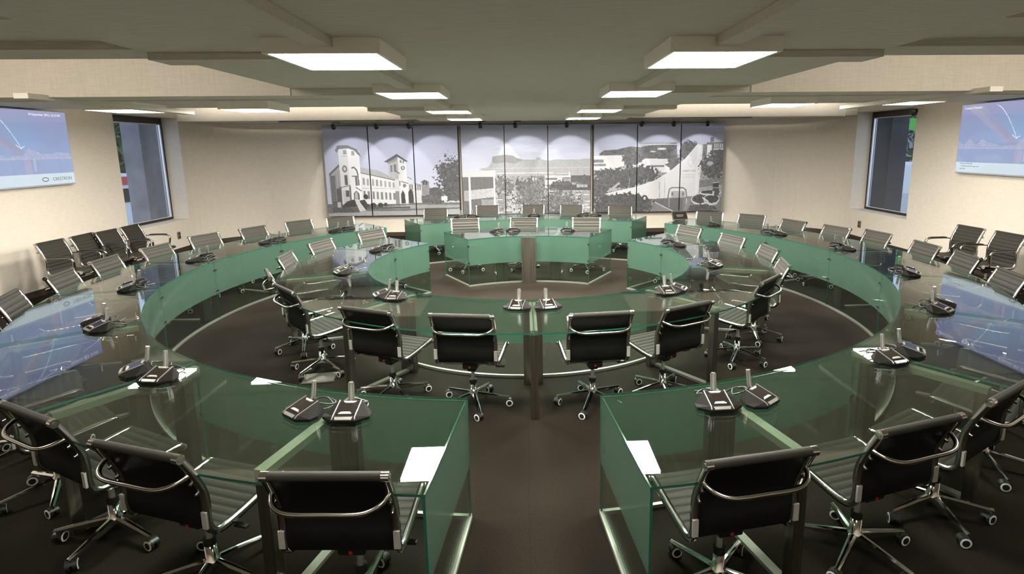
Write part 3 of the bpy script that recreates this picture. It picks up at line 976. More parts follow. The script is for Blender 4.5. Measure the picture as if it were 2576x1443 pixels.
def tv_picture():
    c = Canvas(260, 150, (0, 200, 0, 113))
    t = np.clip(c.Y / 95, 0, 1)[..., None]
    c.img[:] = np.array((0.30, 0.31, 0.51)) * (1 - t) + np.array((0.28, 0.38, 0.60)) * t
    gl = np.exp(-((c.X - 105) / 45) ** 2 - ((c.Y - 45) / 30) ** 2)[..., None]
    c.img[:] = c.img + gl * np.array((-0.02, 0.05, 0.06))
    # bridge deck sweeping to the far tower
    c.poly([(10, 4), (45, 3), (110, 58), (118, 66), (118, 72), (108, 72)], (0.30, 0.32, 0.46))
    c.poly([(10, 4), (30, 3), (100, 62), (94, 64)], (0.33, 0.34, 0.49))
    for k in range(46):
        s_ = k / 45
        x = 70 + 42 * s_ ** 0.8; y = 5 + 52 * s_ ** 1.25
        c.blob(x, y, 0.7, 0.7, (0.72, 0.75, 0.85), 0, 0)
    c.line([(104, 52), (111, 57), (117, 54)], 1.0, (0.72, 0.75, 0.85))
    # far shore
    sh = (c.Y > 70 - 14 * vnoise(150, 260, 16, 31)) & (c.Y < 73)
    c.put(sh, (0.34, 0.38, 0.54), 0.15)
    c.speck(sh, (0.55, 0.56, 0.70), 0.93)
    c.rect(0, 72, 200, 73.4, (0.46, 0.48, 0.62))
    w = (c.Y >= 73.4)
    c.put(w, (0.28, 0.345, 0.54), 0.05)
    c.rect(112, 73.4, 124, 96, (0.36, 0.36, 0.52)); c.rect(128, 73.4, 132, 92, (0.42, 0.42, 0.58))
    c.rect(0, 95.5, 200, 113, (0.58, 0.67, 0.74))
    return c.img

TVIMG = tv_picture()
def tv(x, s_, y_edge, label):
    """s_ = -1 hangs on the left wall; y_edge = far edge; seen from the room the screen faces -s_ in x"""
    wdt, z0, z1 = 2.02, 1.595, 2.705
    # local frame: screen faces -y, x to the viewer's right
    yc = y_edge - wdt / 2
    e = empty('wall_screen', (x, yc, 0), R(90) if s_ < 0 else R(-90))
    b = MB()
    b.box(-wdt / 2, wdt / 2, -0.085, -0.03, z0, z1, 'tvframe')
    b.obj('casing', e, 0.004)
    b = MB(); b.box(-0.5, 0.5, -0.03, -0.002, z0 + 0.25, z1 - 0.25, 'black')
    b.obj('wall_bracket', e)
    img = TVIMG
    sc_ = grid_board('display', img, -wdt / 2 + 0.012, wdt / 2 - 0.012, z0 + 0.022, z1 - 0.012, -0.088, 0.003, 'screen', 'black', e)
    w2 = wdt / 2 - 0.012
    rx = (PI / 2, 0, 0)
    text_mesh('clock_text', '18 September 2015, 12:15 PM', 0.047, 'textw', sc_, (w2 - 0.1, -0.0895, z1 - 0.082), rx, 'RIGHT')
    text_mesh('room_text', 'Council Chamber', 0.05, 'textw', sc_, (-w2 + 0.06, -0.0895, z1 - 0.085), rx, 'LEFT')
    text_mesh('maker_text', 'CRESTRON', 0.072, 'textg', sc_, (w2 - 0.06, -0.0895, z0 + 0.075), rx, 'RIGHT')
    b = MB()
    cxm, czm = w2 - 0.56, z0 + 0.10
    for a_, b_ in ((0.062, 0.034), ):
        n = 24
        ring_o = [Vector((cxm + a_ * math.cos(2 * PI * k / n), -0.0895, czm + b_ * math.sin(2 * PI * k / n))) for k in range(n)]
        ring_i = [Vector((cxm + (a_ - 0.014) * math.cos(2 * PI * k / n), -0.0895, czm + (b_ - 0.014) * math.sin(2 * PI * k / n))) for k in range(n)]
        b.add(ring_o + ring_i, [(k, (k + 1) % n, n + (k + 1) % n, n + k) for k in range(n)], 'textg')
    b.obj('maker_emblem', sc_)
    for k, ln in enumerate(('Sources and controls', 'Touch the panel to begin now', 'Help desk')):
        text_mesh('small_text', ln, 0.030, 'textg', sc_, (-w2 + 0.09 + (0.03 if k == 1 else 0), -0.0895, z0 + 0.155 - k * 0.042), rx, 'LEFT')
    tag(e, label, 'television')
tv(XL, -1, 9.34, 'large wall television on the left wall showing a bridge at dusk')
tv(XR, 1, 9.30, 'large wall television on the right wall showing a bridge at dusk')

# small wall and ceiling fittings
for x, s_, y, lb in ((XL, 1, 11.95, 'brown socket plate low on the left wall below its window'), (XR, -1, 11.98, 'brown socket plate low on the right wall below its window')):
    e = empty('wall_socket', (x, y, 0.36), R(-90) if s_ > 0 else R(90))
    b = MB(); b.box(-0.055, 0.055, 0.001, 0.014, -0.075, 0.075, 'socket'); b.obj('plate', e, 0.003)
    for z in (-0.035, 0.035):
        b = MB(); b.box(-0.03, 0.03, 0.014, 0.018, z - 0.022, z + 0.022, 'socketdark'); b.obj('outlet', e)
    tag(e, lb, 'socket')
    if s_ > 0:
        e.rotation_euler = (0, 0, R(-90))
e = empty('dome_camera', (XR - 0.16, 10.36, 2.68))
b = MB(); b.tube([(0.158, 0, 0.04), (0.08, 0, 0.05), (0, 0, 0.03)], 0.016, 'lamp_body', 8); b.obj('bracket', e)
b = MB(); b.lathe([(0.001, 0.03), (0.055, 0.03), (0.062, 0.0), (0.062, -0.03), (0.05, -0.075), (0.025, -0.10), (0.001, -0.105)], 'black'); b.obj('dome', e)
b = MB(); b.lathe([(0.001, 0.0), (0.022, 0.0), (0.022, 0.006), (0.001, 0.006)], 'micdark', (0, 0, 0), 14, Matrix.Translation((-0.02, -0.058, -0.03)) @ Matrix.Rotation(R(90), 4, 'X')); b.obj('lens', e)
tag(e, 'black dome camera on a bracket beside the right window', 'security camera')

# ------------------------------------------------------------------ glass desks
OC, IC = Vector((0.037, 6.838, 0)), Vector((0.056, 6.883, 0))
R1, R2_, R4, R3 = 3.90, 4.79, 1.915, 2.854
TT = 0.74
def pol(c, r, a, z=0.0):
    return Vector((c.x + r * math.sin(R(a)), c.y - r * math.cos(R(a)), z))

def arc_angles(a0, a1, step=1.6):
    n = max(2, int(abs(a1 - a0) / step) + 1)
    return [a0 + (a1 - a0) * k / n for k in range(n + 1)]

def frame_parts(par, c, rin, rout, a, cover=False, colw=0.17):
    """a support frame under the top, built in the desk's own frame (par is at the origin)"""
    T = Matrix.Translation(c) @ Matrix.Rotation(R(a), 4, 'Z')     # local -y points outward along the angle
    b = MB(); b.box(-colw / 2, colw / 2, -(rin + 0.17), -(rin + 0.11), 0.001, TT - 0.052, 'steel', T)
    b.obj('column', par, 0.004)
    b = MB(); b.box(-0.03, 0.03, -(rout - 0.10), -(rout - 0.16), 0.001, TT - 0.052, 'steel', T)
    b.obj('post', par, 0.003)
    b = MB(); b.box(-0.028, 0.028, -(rout - 0.10), -(rin + 0.03), TT - 0.05, TT - 0.013, 'beam', T)
    b.obj('top_beam', par)
    b = MB(); b.box(-0.025, 0.025, -(rout - 0.162), -(rin + 0.172), 0.001, 0.022, 'rail', T)
    b.obj('floor_bar', par)
    if cover:
        b = MB(); b.box(-0.115, 0.115, -(rin - 0.022), -(rin - 0.062), 0.001, TT - 0.014, 'steel', T)
        b.obj('cover_post', par, 0.003)

FROST_Z = 0.33
def wallpanel(b, pin, pout):
    """vertical glass between two plan polylines, frosted above, clear below, polished edges"""
    for z0, z1, m in ((0.024, FROST_Z, 'gclear'), (FROST_Z, TT - 0.0135, 'gfrost')):
        for path in (pin, pout):
            vs_ = [Vector((p.x, p.y, z)) for z in (z0, z1) for p in path]
            n = len(path)
            b.add(vs_, [(i, i + 1, n + i + 1, n + i) for i in range(n - 1)], m, True)
    n = len(pin)
    for k in (0, n - 1):
        a, c = pin[k], pout[k]
        b.add([Vector((a.x, a.y, 0.024)), Vector((c.x, c.y, 0.024)), Vector((c.x, c.y, TT - 0.0135)), Vector((a.x, a.y, TT - 0.0135))], [(0, 1, 2, 3)], 'gedge')
    vs_ = [Vector((p.x, p.y, TT - 0.0135)) for path in (pin, pout) for p in path]
    b.add(vs_, [(i, i + 1, n + i + 1, n + i) for i in range(n - 1)], 'gedge')

def desk(c, rin, rout, a0, a1, frames, label, group, end0=False, end1=False, covers=()):
    e = empty('curved_glass_desk')
    g = 0.035 / rin * 57.3 * 0.05
    aa = arc_angles(a0 + g, a1 - g)
    b = MB()
    for z, flip in ((TT, False), (TT - 0.012, True)):
        vs_ = [pol(c, rin, a, z) for a in aa] + [pol(c, rout, a, z) for a in aa]
        n = len(aa)
        b.add(vs_, [(i, i + 1, n + i + 1, n + i) for i in range(n - 1)], 'gtop')
    for r_ in (rin, rout):
        vs_ = [pol(c, r_, a, z) for z in (TT - 0.012, TT) for a in aa]
        n = len(aa)
        b.add(vs_, [(i, i + 1, n + i + 1, n + i) for i in range(n - 1)], 'gedge', True)
    for a in (aa[0], aa[-1]):
        b.add([pol(c, rin, a, TT - 0.012), pol(c, rout, a, TT - 0.012), pol(c, rout, a, TT), pol(c, rin, a, TT)], [(0, 1, 2, 3)], 'gedge')
    b.obj('glass_top', e)
    b = MB()
    wallpanel(b, [pol(c, rin + 0.002, a) for a in aa], [pol(c, rin + 0.014, a) for a in aa])
    b.obj('front_panel', e)
    b = MB()
    rr = [[pol(c, rin - 0.004, a, 0.001), pol(c, rin + 0.020, a, 0.001), pol(c, rin + 0.020, a, 0.024), pol(c, rin - 0.004, a, 0.024)] for a in aa]
    b.loft(rr, 'rail', True, True, False)
    b.obj('floor_rail', e)
    for on, a, s_ in ((end0, aa[0], 1), (end1, aa[-1], -1)):
        if not on:
            continue
        off = 0.012 / ((rin + rout) / 2) * 57.3 * s_
        ra, rb = rin + 0.016, rout - 0.002
        tdir = pol(Vector((0, 0, 0)), 1, a + 90 * s_)
        p0, p1 = pol(c, ra, a), pol(c, rb, a)
        b = MB()
        wallpanel(b, [p0 + tdir * 0.002, p1 + tdir * 0.002], [p0 + tdir * 0.014, p1 + tdir * 0.014])
        b.obj('end_panel', e)
        b = MB()
        q = [p0 - tdir * 0.004, p1 - tdir * 0.004, p1 + tdir * 0.020, p0 + tdir * 0.020]
        b.hexa([v + Vector((0, 0, 0.001)) for v in q] + [v + Vector((0, 0, 0.024)) for v in q], 'rail')
        b.obj('end_floor_rail', e)
    for a in frames:
        frame_parts(e, c, rin, rout, a, a in covers)
    # small clamps on the panel joints
    for a in (a0, a1):
        T = Matrix.Translation(c) @ Matrix.Rotation(R(a + (0.28 if a == a0 else -0.28)), 4, 'Z')
        for z in (0.62, 0.36):
            b = MB()
            b.box(-0.012, 0.012, -(rin - 0.006), -(rin + 0.020), z, z + 0.022, 'alu', T)
            b.obj('panel_clamp', e)
    tag(e, label, 'desk', group)
    return e

OJ = [5.4, 34.5, 54.0, 73.5, 93.0, 112.3, 141.3]
names_o = ['beside the central aisle', 'second from the aisle', 'third from the aisle', 'fourth from the aisle', 'fifth from the aisle', 'farthest from the aisle']
for s_, sd in ((-1, 'left'), (1, 'right')):
    for k in range(6):
        a0, a1 = OJ[k], OJ[k + 1]
        fr = [a1 - 0.9] if k not in (0, 5) else ([15.0, a1 - 0.9] if k == 0 else [128.5])
        A0, A1 = (a0, a1) if s_ > 0 else (-a1, -a0)
        F = [f * s_ for f in fr]
        desk(OC, R1, R2_, A0, A1, F, 'curved green glass desk, %s, %s half of the outer ring' % (names_o[k], sd), 'outer ring of glass desks',
             end0=(k == 0 and s_ > 0) or (k == 5 and s_ < 0), end1=(k == 0 and s_ < 0) or (k == 5 and s_ > 0))
IJ = [0.0, 36.7, 73.4, 110.0, 131.0]
names_i = ['beside the steel centre post', 'second from the centre post', 'third from the centre post', 'at the open end']
for s_, sd in ((-1, 'left'), (1, 'right')):
    for k in range(4):
        a0, a1 = IJ[k], IJ[k + 1]
        A0, A1 = (a0, a1) if s_ > 0 else (-a1, -a0)
        F = [s_ * (a1 - 1.6)] if k < 3 else []
        if k == 0 and s_ > 0:
            F = [0.0] + F
        desk(IC, R4, R3, A0, A1, F, 'curved green glass desk, %s, %s half of the inner ring' % (names_i[k], sd), 'inner ring of glass desks',
             end0=(k == 3 and s_ < 0), end1=(k == 3 and s_ > 0))
desk(IC, 1.82, 2.76, 149.8, 210.2, [167.5, 192.5], 'small curved green glass desk closing the inner ring at the back', None, True, True)
b_e = bpy.data.objects['curved_glass_desk']
last = [o for o in COL.objects if o.name.startswith('curved_glass_desk')][-1]
T = Matrix.Translation(IC) @ Matrix.Rotation(R(180), 4, 'Z')
b = MB(); b.box(-0.11, 0.11, -(1.82 - 0.012), -(1.82 - 0.05), 0.001, TT - 0.014, 'steel', T)
b.obj('cover_post', last, 0.003)
desk(OC, 3.88, 4.77, 150.3, 209.7, [165.0, 180.0, 195.0], 'long curved green glass desk below the mural closing the outer ring', None, True, True)

# ------------------------------------------------------------------ chairs
PROF = [(0.268, 0.448), (0.255, 0.462), (0.20, 0.458), (0.10, 0.445), (0.0, 0.433), (-0.08, 0.426), (-0.125, 0.426), (-0.158, 0.434), (-0.18, 0.455),
        (-0.190, 0.485), (-0.193, 0.53), (-0.190, 0.58), (-0.195, 0.64), (-0.215, 0.70), (-0.243, 0.765), (-0.268, 0.815), (-0.288, 0.853)]
def catmull(pts, n):
    out = []
    P_ = [pts[0]] + list(pts) + [pts[-1]]
    for i in range(1, len(P_) - 2):
        for k in range(n):
            t = k / n
            a, b_, c, d = P_[i - 1], P_[i], P_[i + 1], P_[i + 2]
            out.append(tuple(0.5 * (2 * b_[j] + (c[j] - a[j]) * t + (2 * a[j] - 5 * b_[j] + 4 * c[j] - d[j]) * t * t + (3 * b_[j] - a[j] - 3 * c[j] + d[j]) * t ** 3) for j in range(len(b_))))
    out.append(tuple(pts[-1]))
    return out
FINE = catmull(PROF, 6)

def normals2(p):
    out = []
    for i in range(len(p)):
        a, b_ = p[max(i - 1, 0)], p[min(i + 1, len(p) - 1)]
        dx, dy = b_[0] - a[0], b_[1] - a[1]
        L = math.hypot(dx, dy) or 1
        out.append((dy / L, -dx / L))      # towards the sitter: up on the seat, forward on the back
    return out

def sitter_side(p):
    n = normals2(p)
    if n[len(n) // 4][1] < 0:
        n = [(-a, -b_) for a, b_ in n]
    return n
FN = sitter_side(FINE)

def side_frame(sx):
    b = MB()
    x0, x1 = sx * 0.224, sx * 0.249
    rings = []
    for (y, z), (ny, nz) in zip(FINE, FN):
        t = 0.015
        rings.append([Vector((x0, y + ny * t, z + nz * t)), Vector((x1, y + ny * t, z + nz * t)), Vector((x1, y - ny * t, z - nz * t)), Vector((x0, y - ny * t, z - nz * t))])
    b.loft(rings, 'alu', True, True, True)
    for (y, z) in ((-0.289, 0.853), (0.262, 0.452)):
        b.cyl((sx * 0.222, y, z), (sx * 0.252, y, z), 0.021, 'chrome', 16)
        b.cyl((sx * 0.252, y, z), (sx * 0.255, y, z), 0.010, 'alu', 10)
    # pale clamp plate low on the back and two screws
    b.box(min(sx * 0.226, sx * 0.252), max(sx * 0.226, sx * 0.252), -0.212, -0.202, 0.475, 0.555, 'plate')
    for z, y in ((0.715, -0.232), (0.655, -0.212)):
        b.cyl((sx * 0.232, y, z), (sx * 0.232, y - 0.018, z - 0.006), 0.008, 'chrome', 8)
    return b

def sling(i0, i1, ribs, roll_end):
    """padded ribbed sling between the frames, following the profile from i0 to i1; the far side is a smooth black backing"""
    pts, nn = FINE[i0:i1 + 1], FN[i0:i1 + 1]
    # resample by length
    s_ = [0.0]
    for a, b_ in zip(pts, pts[1:]):
        s_.append(s_[-1] + math.hypot(b_[0] - a[0], b_[1] - a[1]))
    L = s_[-1]
    n = ribs * 7
    fr, bk = [], []
    for k in range(n + 1):
        q = L * k / n
        j = min(max(i for i in range(len(s_)) if s_[i] <= q + 1e-9), len(pts) - 2)
        t = (q - s_[j]) / (s_[j + 1] - s_[j])
        y = pts[j][0] * (1 - t) + pts[j + 1][0] * t; z = pts[j][1] * (1 - t) + pts[j + 1][1] * t
        ny = nn[j][0] * (1 - t) + nn[j + 1][0] * t; nz = nn[j][1] * (1 - t) + nn[j + 1][1] * t
        bump = 0.004 + 0.0085 * abs(math.sin(PI * ribs * k / n)) ** 0.45
        fr.append((y + ny * bump, z + nz * bump)); bk.append((y - ny * 0.004, z - nz * 0.004))
    b = MB()
    X = 0.2255
    m = len(fr)
    b.add([Vector((x, y, z)) for x in (-X, X) for (y, z) in fr], [(i, i + 1, m + i + 1, m + i) for i in range(m - 1)], 'leather', True)
    b.add([Vector((x, y, z)) for x in (-X, X) for (y, z) in bk], [(i, i + 1, m + i + 1, m + i) for i in range(m - 1)], 'backing', True)
    for x in (-X, X):
        b.add([Vector((x, y, z)) for (y, z) in fr] + [Vector((x, y, z)) for (y, z) in bk], [(i, i + 1, m + i + 1, m + i) for i in range(m - 1)], 'leather')
    for k in (0, m - 1):
        b.add([Vector((x, *p)) for x in (-X, X) for p in (fr[k], bk[k])], [(0, 1, 3, 2)], 'leather')
    if roll_end is not None:
        y, z = FINE[roll_end]
        b.cyl((-0.222, y, z), (0.222, y, z), 0.0195, 'leather', 16)
    return b

IB = min(range(len(FINE)), key=lambda i: abs(FINE[i][0] + 0.158) + abs(FINE[i][1] - 0.434))
def caster_mesh():
    b = MB()
    b.cyl((0, 0, 0.047), (0, 0, 0.072), 0.008, 'chrome', 8)
    for s_ in (-1, 1):
        b.cyl((s_ * 0.006, 0.012, 0.0295), (s_ * 0.025, 0.012, 0.0295), 0.0285, 'black', 18)
        n = 20
        for xx in (s_ * 0.0255,):
            ro = [Vector((xx, 0.012 + 0.0285 * math.cos(2 * PI * k / n), 0.0295 + 0.0285 * math.sin(2 * PI * k / n))) for k in range(n)]
            ri = [Vector((xx + s_ * 0.002, 0.012 + 0.0195 * math.cos(2 * PI * k / n), 0.0295 + 0.0195 * math.sin(2 * PI * k / n))) for k in range(n)]
            b.add(ro + ri, [(k, (k + 1) % n, n + (k + 1) % n, n + k) for k in range(n)], 'ring', True)
            b.add(ri, [tuple(range(n))], 'black')
    # hood over the wheels
    hood = []
    for xx in (-0.017, 0.017):
        hood.append([Vector((xx, 0.012 + 0.031 * math.cos(a), 0.0295 + 0.031 * math.sin(a))) for a in [R(20 + 14 * k) for k in range(11)]] + [Vector((xx, 0.012, 0.0295))])
    b.loft(hood, 'black', True, True, False)
    return b.mesh('caster')
CASTER = caster_mesh()

def make_chair(name):
    t = empty(name)
    side_frame(-1).obj('side_frame', t)
    side_frame(1).obj('side_frame', t)
    sling(0, IB, 9, 1).obj('seat', t)
    sling(IB, len(FINE) - 1, 9, len(FINE) - 1).obj('backrest', t)
    b = MB()
    half = [(0.236, -0.248, 0.757), (0.226, -0.278, 0.748), (0.205, -0.308, 0.737), (0.165, -0.330, 0.727), (0.11, -0.338, 0.723), (0.0, -0.338, 0.723)]
    pth_ = half + [(-x, y, z) for x, y, z in reversed(half[:-1])]
    b.tube(catmull(pth_, 3), 0.0115, 'alu', 10)
    b.obj('back_brace', t)
    b = MB()
    b.tube([(0.234, 0.05, 0.432), (0.2, 0.05, 0.405), (0.09, 0.045, 0.395), (-0.09, 0.045, 0.395), (-0.2, 0.05, 0.405), (-0.234, 0.05, 0.432)], 0.011, 'alu', 8)
    b.tube([(0.234, -0.09, 0.422), (0.2, -0.085, 0.398), (0.09, -0.07, 0.393), (-0.09, -0.07, 0.393), (-0.2, -0.085, 0.398), (-0.234, -0.09, 0.422)], 0.011, 'alu', 8)
    b.obj('seat_brace', t)
    b = MB()
    b.box(-0.06, 0.06, -0.10, 0.09, 0.352, 0.402, 'black')
    b.box(-0.035, 0.035, -0.05, 0.05, 0.315, 0.352, 'black')
    b.obj('tilt_mechanism', t, 0.006)
    b = MB(); b.cyl((0, -0.101, 0.372), (0, -0.106, 0.372), 0.009, 'red', 10); b.obj('tension_knob', t)
    b = MB(); b.tube([(0.06, 0.02, 0.378), (0.15, 0.0, 0.372), (0.21, -0.02, 0.362)], 0.005, 'black', 6); b.box(0.20, 0.27, -0.032, -0.008, 0.354, 0.366, 'black')
    b.obj('tilt_lever', t)
    b = MB(); b.cyl((0, 0, 0.20), (0, 0, 0.33), 0.0145, 'plate', 14); b.cyl((0, 0, 0.20), (0, 0, 0.232), 0.030, 'black', 18); b.obj('gas_column', t)
    b = MB(); b.lathe([(0.001, 0.075), (0.036, 0.075), (0.040, 0.092), (0.038, 0.122), (0.029, 0.130), (0.027, 0.200), (0.001, 0.200)], 'chrome', n=24)
    b.obj('base_hub', t)
    for k in range(5):
        a = R(90 + 72 * k + 36)
        T = Matrix.Rotation(a, 4, 'Z')
        b = MB()
        rings = []
        for (x, w, z0, z1) in ((0.030, 0.019, 0.080, 0.122), (0.12, 0.017, 0.074, 0.110), (0.22, 0.0145, 0.072, 0.094), (0.298, 0.012, 0.070, 0.082)):
            rings.append([T @ Vector((x, -w, z0)), T @ Vector((x, w, z0)), T @ Vector((x, w, z1 - 0.008)), T @ Vector((x, w * 0.35, z1)), T @ Vector((x, -w * 0.35, z1)), T @ Vector((x, -w, z1 - 0.008))])
        b.loft(rings, 'chrome', True, True, False)
        lg = b.obj('leg', t)
        c = link('caster', CASTER, lg)
        p = T @ Vector((0.283, 0, 0))
        c.location = p
        c.rotation_euler = (0, 0, random.uniform(0, 2 * PI))
    return t

def set_chair(t, x, y, phi, label, cat, group):
    t.location = (x, y, 0)
    t.rotation_euler = (0, 0, phi)
    tag(t, label, cat, group)

PROTO = make_chair('swivel_chair')
first = [True]
def place_chair(x, y, phi, label, group):
    if first[0]:
        t = PROTO; first[0] = False
    else:
        t = copy_tree(PROTO)
    set_chair(t, x, y, phi, label, 'chair', group)
    turn = random.uniform(0, 2 * PI / 5)      # each base stands turned by its own amount
    for ch in t.children:
        if ch.name.startswith('leg'):
            ch.rotation_euler = (0, 0, turn)
    return t

ORD = ['first', 'second', 'third', 'fourth', 'fifth', 'sixth', 'seventh', 'eighth', 'ninth', 'tenth', 'eleventh', 'twelfth', 'thirteenth', 'fourteenth']
# angle, radius of the back's top edge, facing angle
OUT_L = [(-9.8, 4.87, -3), (-20.5, 4.87, -19), (-30.6, 4.85, -28), (-40.2, 4.87, -40), (-49.6, 4.90, -50), (-59.2, 4.93, -59), (-68.8, 4.97, -68), (-79.6, 4.96, -78), (-88.8, 4.99, -86),
         (-98.5, 4.98, -97), (-109.3, 5.10, -112), (-118.6, 5.06, -114), (-128.4, 5.10, -130), (-136.5, 4.95, -150)]
OUT_R = [(10.8, 4.85, 10), (20.9, 4.86, 16), (29.9, 4.87, 30), (40.0, 4.88, 40), (49.8, 4.90, 50), (59.6, 4.92, 60), (70.1, 4.95, 76), (81.0, 4.99, 79), (89.3, 4.98, 87),
         (100.4, 5.06, 97), (107.5, 4.92, 107), (117.0, 4.93, 110), (127.3, 5.06, 136), (136.2, 4.95, 153)]
def ring_chairs(lst, c, fmt, group):
    for k, (a, r_, f) in enumerate(lst):
        top = pol(c, r_, a)
        ph = R(f)
        fd = Vector((-math.sin(ph), math.cos(ph), 0))
        base = top + fd * 0.288
        place_chair(base.x, base.y, ph, fmt % ORD[k], group)
ring_chairs(OUT_L, OC, 'black ribbed swivel chair, %s left of the aisle along the outer glass ring', 'outer ring chairs')
ring_chairs(OUT_R, OC, 'black ribbed swivel chair, %s right of the aisle along the outer glass ring', 'outer ring chairs')
IN_L = [(-11.2, 2.81, -9), (-27.3, 2.87, -24), (-51.2, 2.88, -48), (-66.9, 2.91, -62), (-88.1, 2.94, -86), (-106.5, 2.97, -107), (-126.7, 3.02, -125)]
IN_R = [(10.4, 2.83, 6), (25.2, 2.89, 27), (51.3, 2.87, 46), (69.1, 2.92, 76), (87.0, 2.95, 90), (104.7, 2.92, 109), (123.5, 2.98, 118)]
ring_chairs(IN_L, IC, 'black ribbed swivel chair, %s left of the centre post along the inner glass ring', 'inner ring chairs')
ring_chairs(IN_R, IC, 'black ribbed swivel chair, %s right of the centre post along the inner glass ring', 'inner ring chairs')
for (x, y, f, w) in ((-1.05, 9.98, 188, 'left'), (-0.01, 9.98, 173, 'middle'), (1.08, 9.80, 173, 'right')):
    ph = R(f); fd = Vector((-math.sin(ph), math.cos(ph), 0))
    base = Vector((x, y, 0)) + fd * 0.288
    place_chair(base.x, base.y, ph, 'black ribbed swivel chair, %s seat at the small back desk of the inner ring' % w, 'inner back desk chairs')
for k, (x, y, f) in enumerate(((-1.83, 11.74, 182), (-0.79, 12.17, 182), (0.19, 12.16, 173), (1.01, 12.02, 173), (1.99, 11.68, 174))):
    ph = R(f); fd = Vector((-math.sin(ph), math.cos(ph), 0))
    base = Vector((x, y, 0)) + fd * 0.288
    place_chair(base.x, base.y, ph, 'black ribbed swivel chair below the mural, %s from the left at the long back desk' % ORD[k], 'chairs below the mural')

def add_arms(t):
    for sx in (-1, 1):
        b = MB()
        pts = catmull([(0.247, -0.205, 0.655), (0.262, -0.12, 0.662), (0.265, 0.06, 0.662), (0.265, 0.155, 0.655), (0.263, 0.195, 0.625), (0.255, 0.19, 0.55), (0.247, 0.175, 0.455)], 5)
        rings = []
        for i, p in enumerate(pts):
            p = Vector((sx * p[0], p[1], p[2]))
            q0 = Vector((sx * pts[max(i - 1, 0)][0], *pts[max(i - 1, 0)][1:])); q1 = Vector((sx * pts[min(i + 1, len(pts) - 1)][0], *pts[min(i + 1, len(pts) - 1)][1:]))
            tt = (q1 - q0).normalized(); u = Vector((1, 0, 0)); w = tt.cross(u).normalized()
            rings.append([p + u * a * 0.017 + w * c_ * 0.007 for a, c_ in ((-1, -1), (1, -1), (1, 1), (-1, 1))])
        b.loft(rings, 'alu', True, True, True)
        b.obj('armrest', t)
        b = MB()
        rings = []
        for (y, z) in ((-0.13, 0.672), (-0.1, 0.676), (0.1, 0.676), (0.15, 0.668)):
            rings.append([Vector((sx * 0.265 + a * 0.019, y, z + c_ * 0.007)) for a, c_ in ((-1, -1), (1, -1), (0.8, 1), (-0.8, 1))])
        b.loft(rings, 'black', True, True, False)
        b.obj('arm_pad', t)

first_arm = None
WALLC = [(-6.68, 8.12, -89, 'row of four by the left wall, nearest the television'), (-6.68, 8.70, -86, 'row of four by the left wall, second from the television'),
         (-6.62, 9.13, -89, 'row of four by the left wall, third from the television'), (-6.64, 9.70, -86, 'row of four by the left wall, nearest its window'),
         (6.62, 8.07, 92, 'by the right wall nearer its window'), (6.66, 7.42, 90, 'by the right wall below the television')]
for x, y, f, lb in WALLC:
    if first_arm is None:
        t = copy_tree(PROTO); t.name = 'armchair_swivel'
        add_arms(t); first_arm = t
    else:
        t = copy_tree(first_arm)
    ph = R(f); fd = Vector((-math.sin(ph), math.cos(ph), 0))
    base = Vector((x, y, 0)) + fd * 0.288
    set_chair(t, base.x, base.y, ph, 'black armchair on casters, ' + lb, 'chair', 'spare armchairs along the side walls')

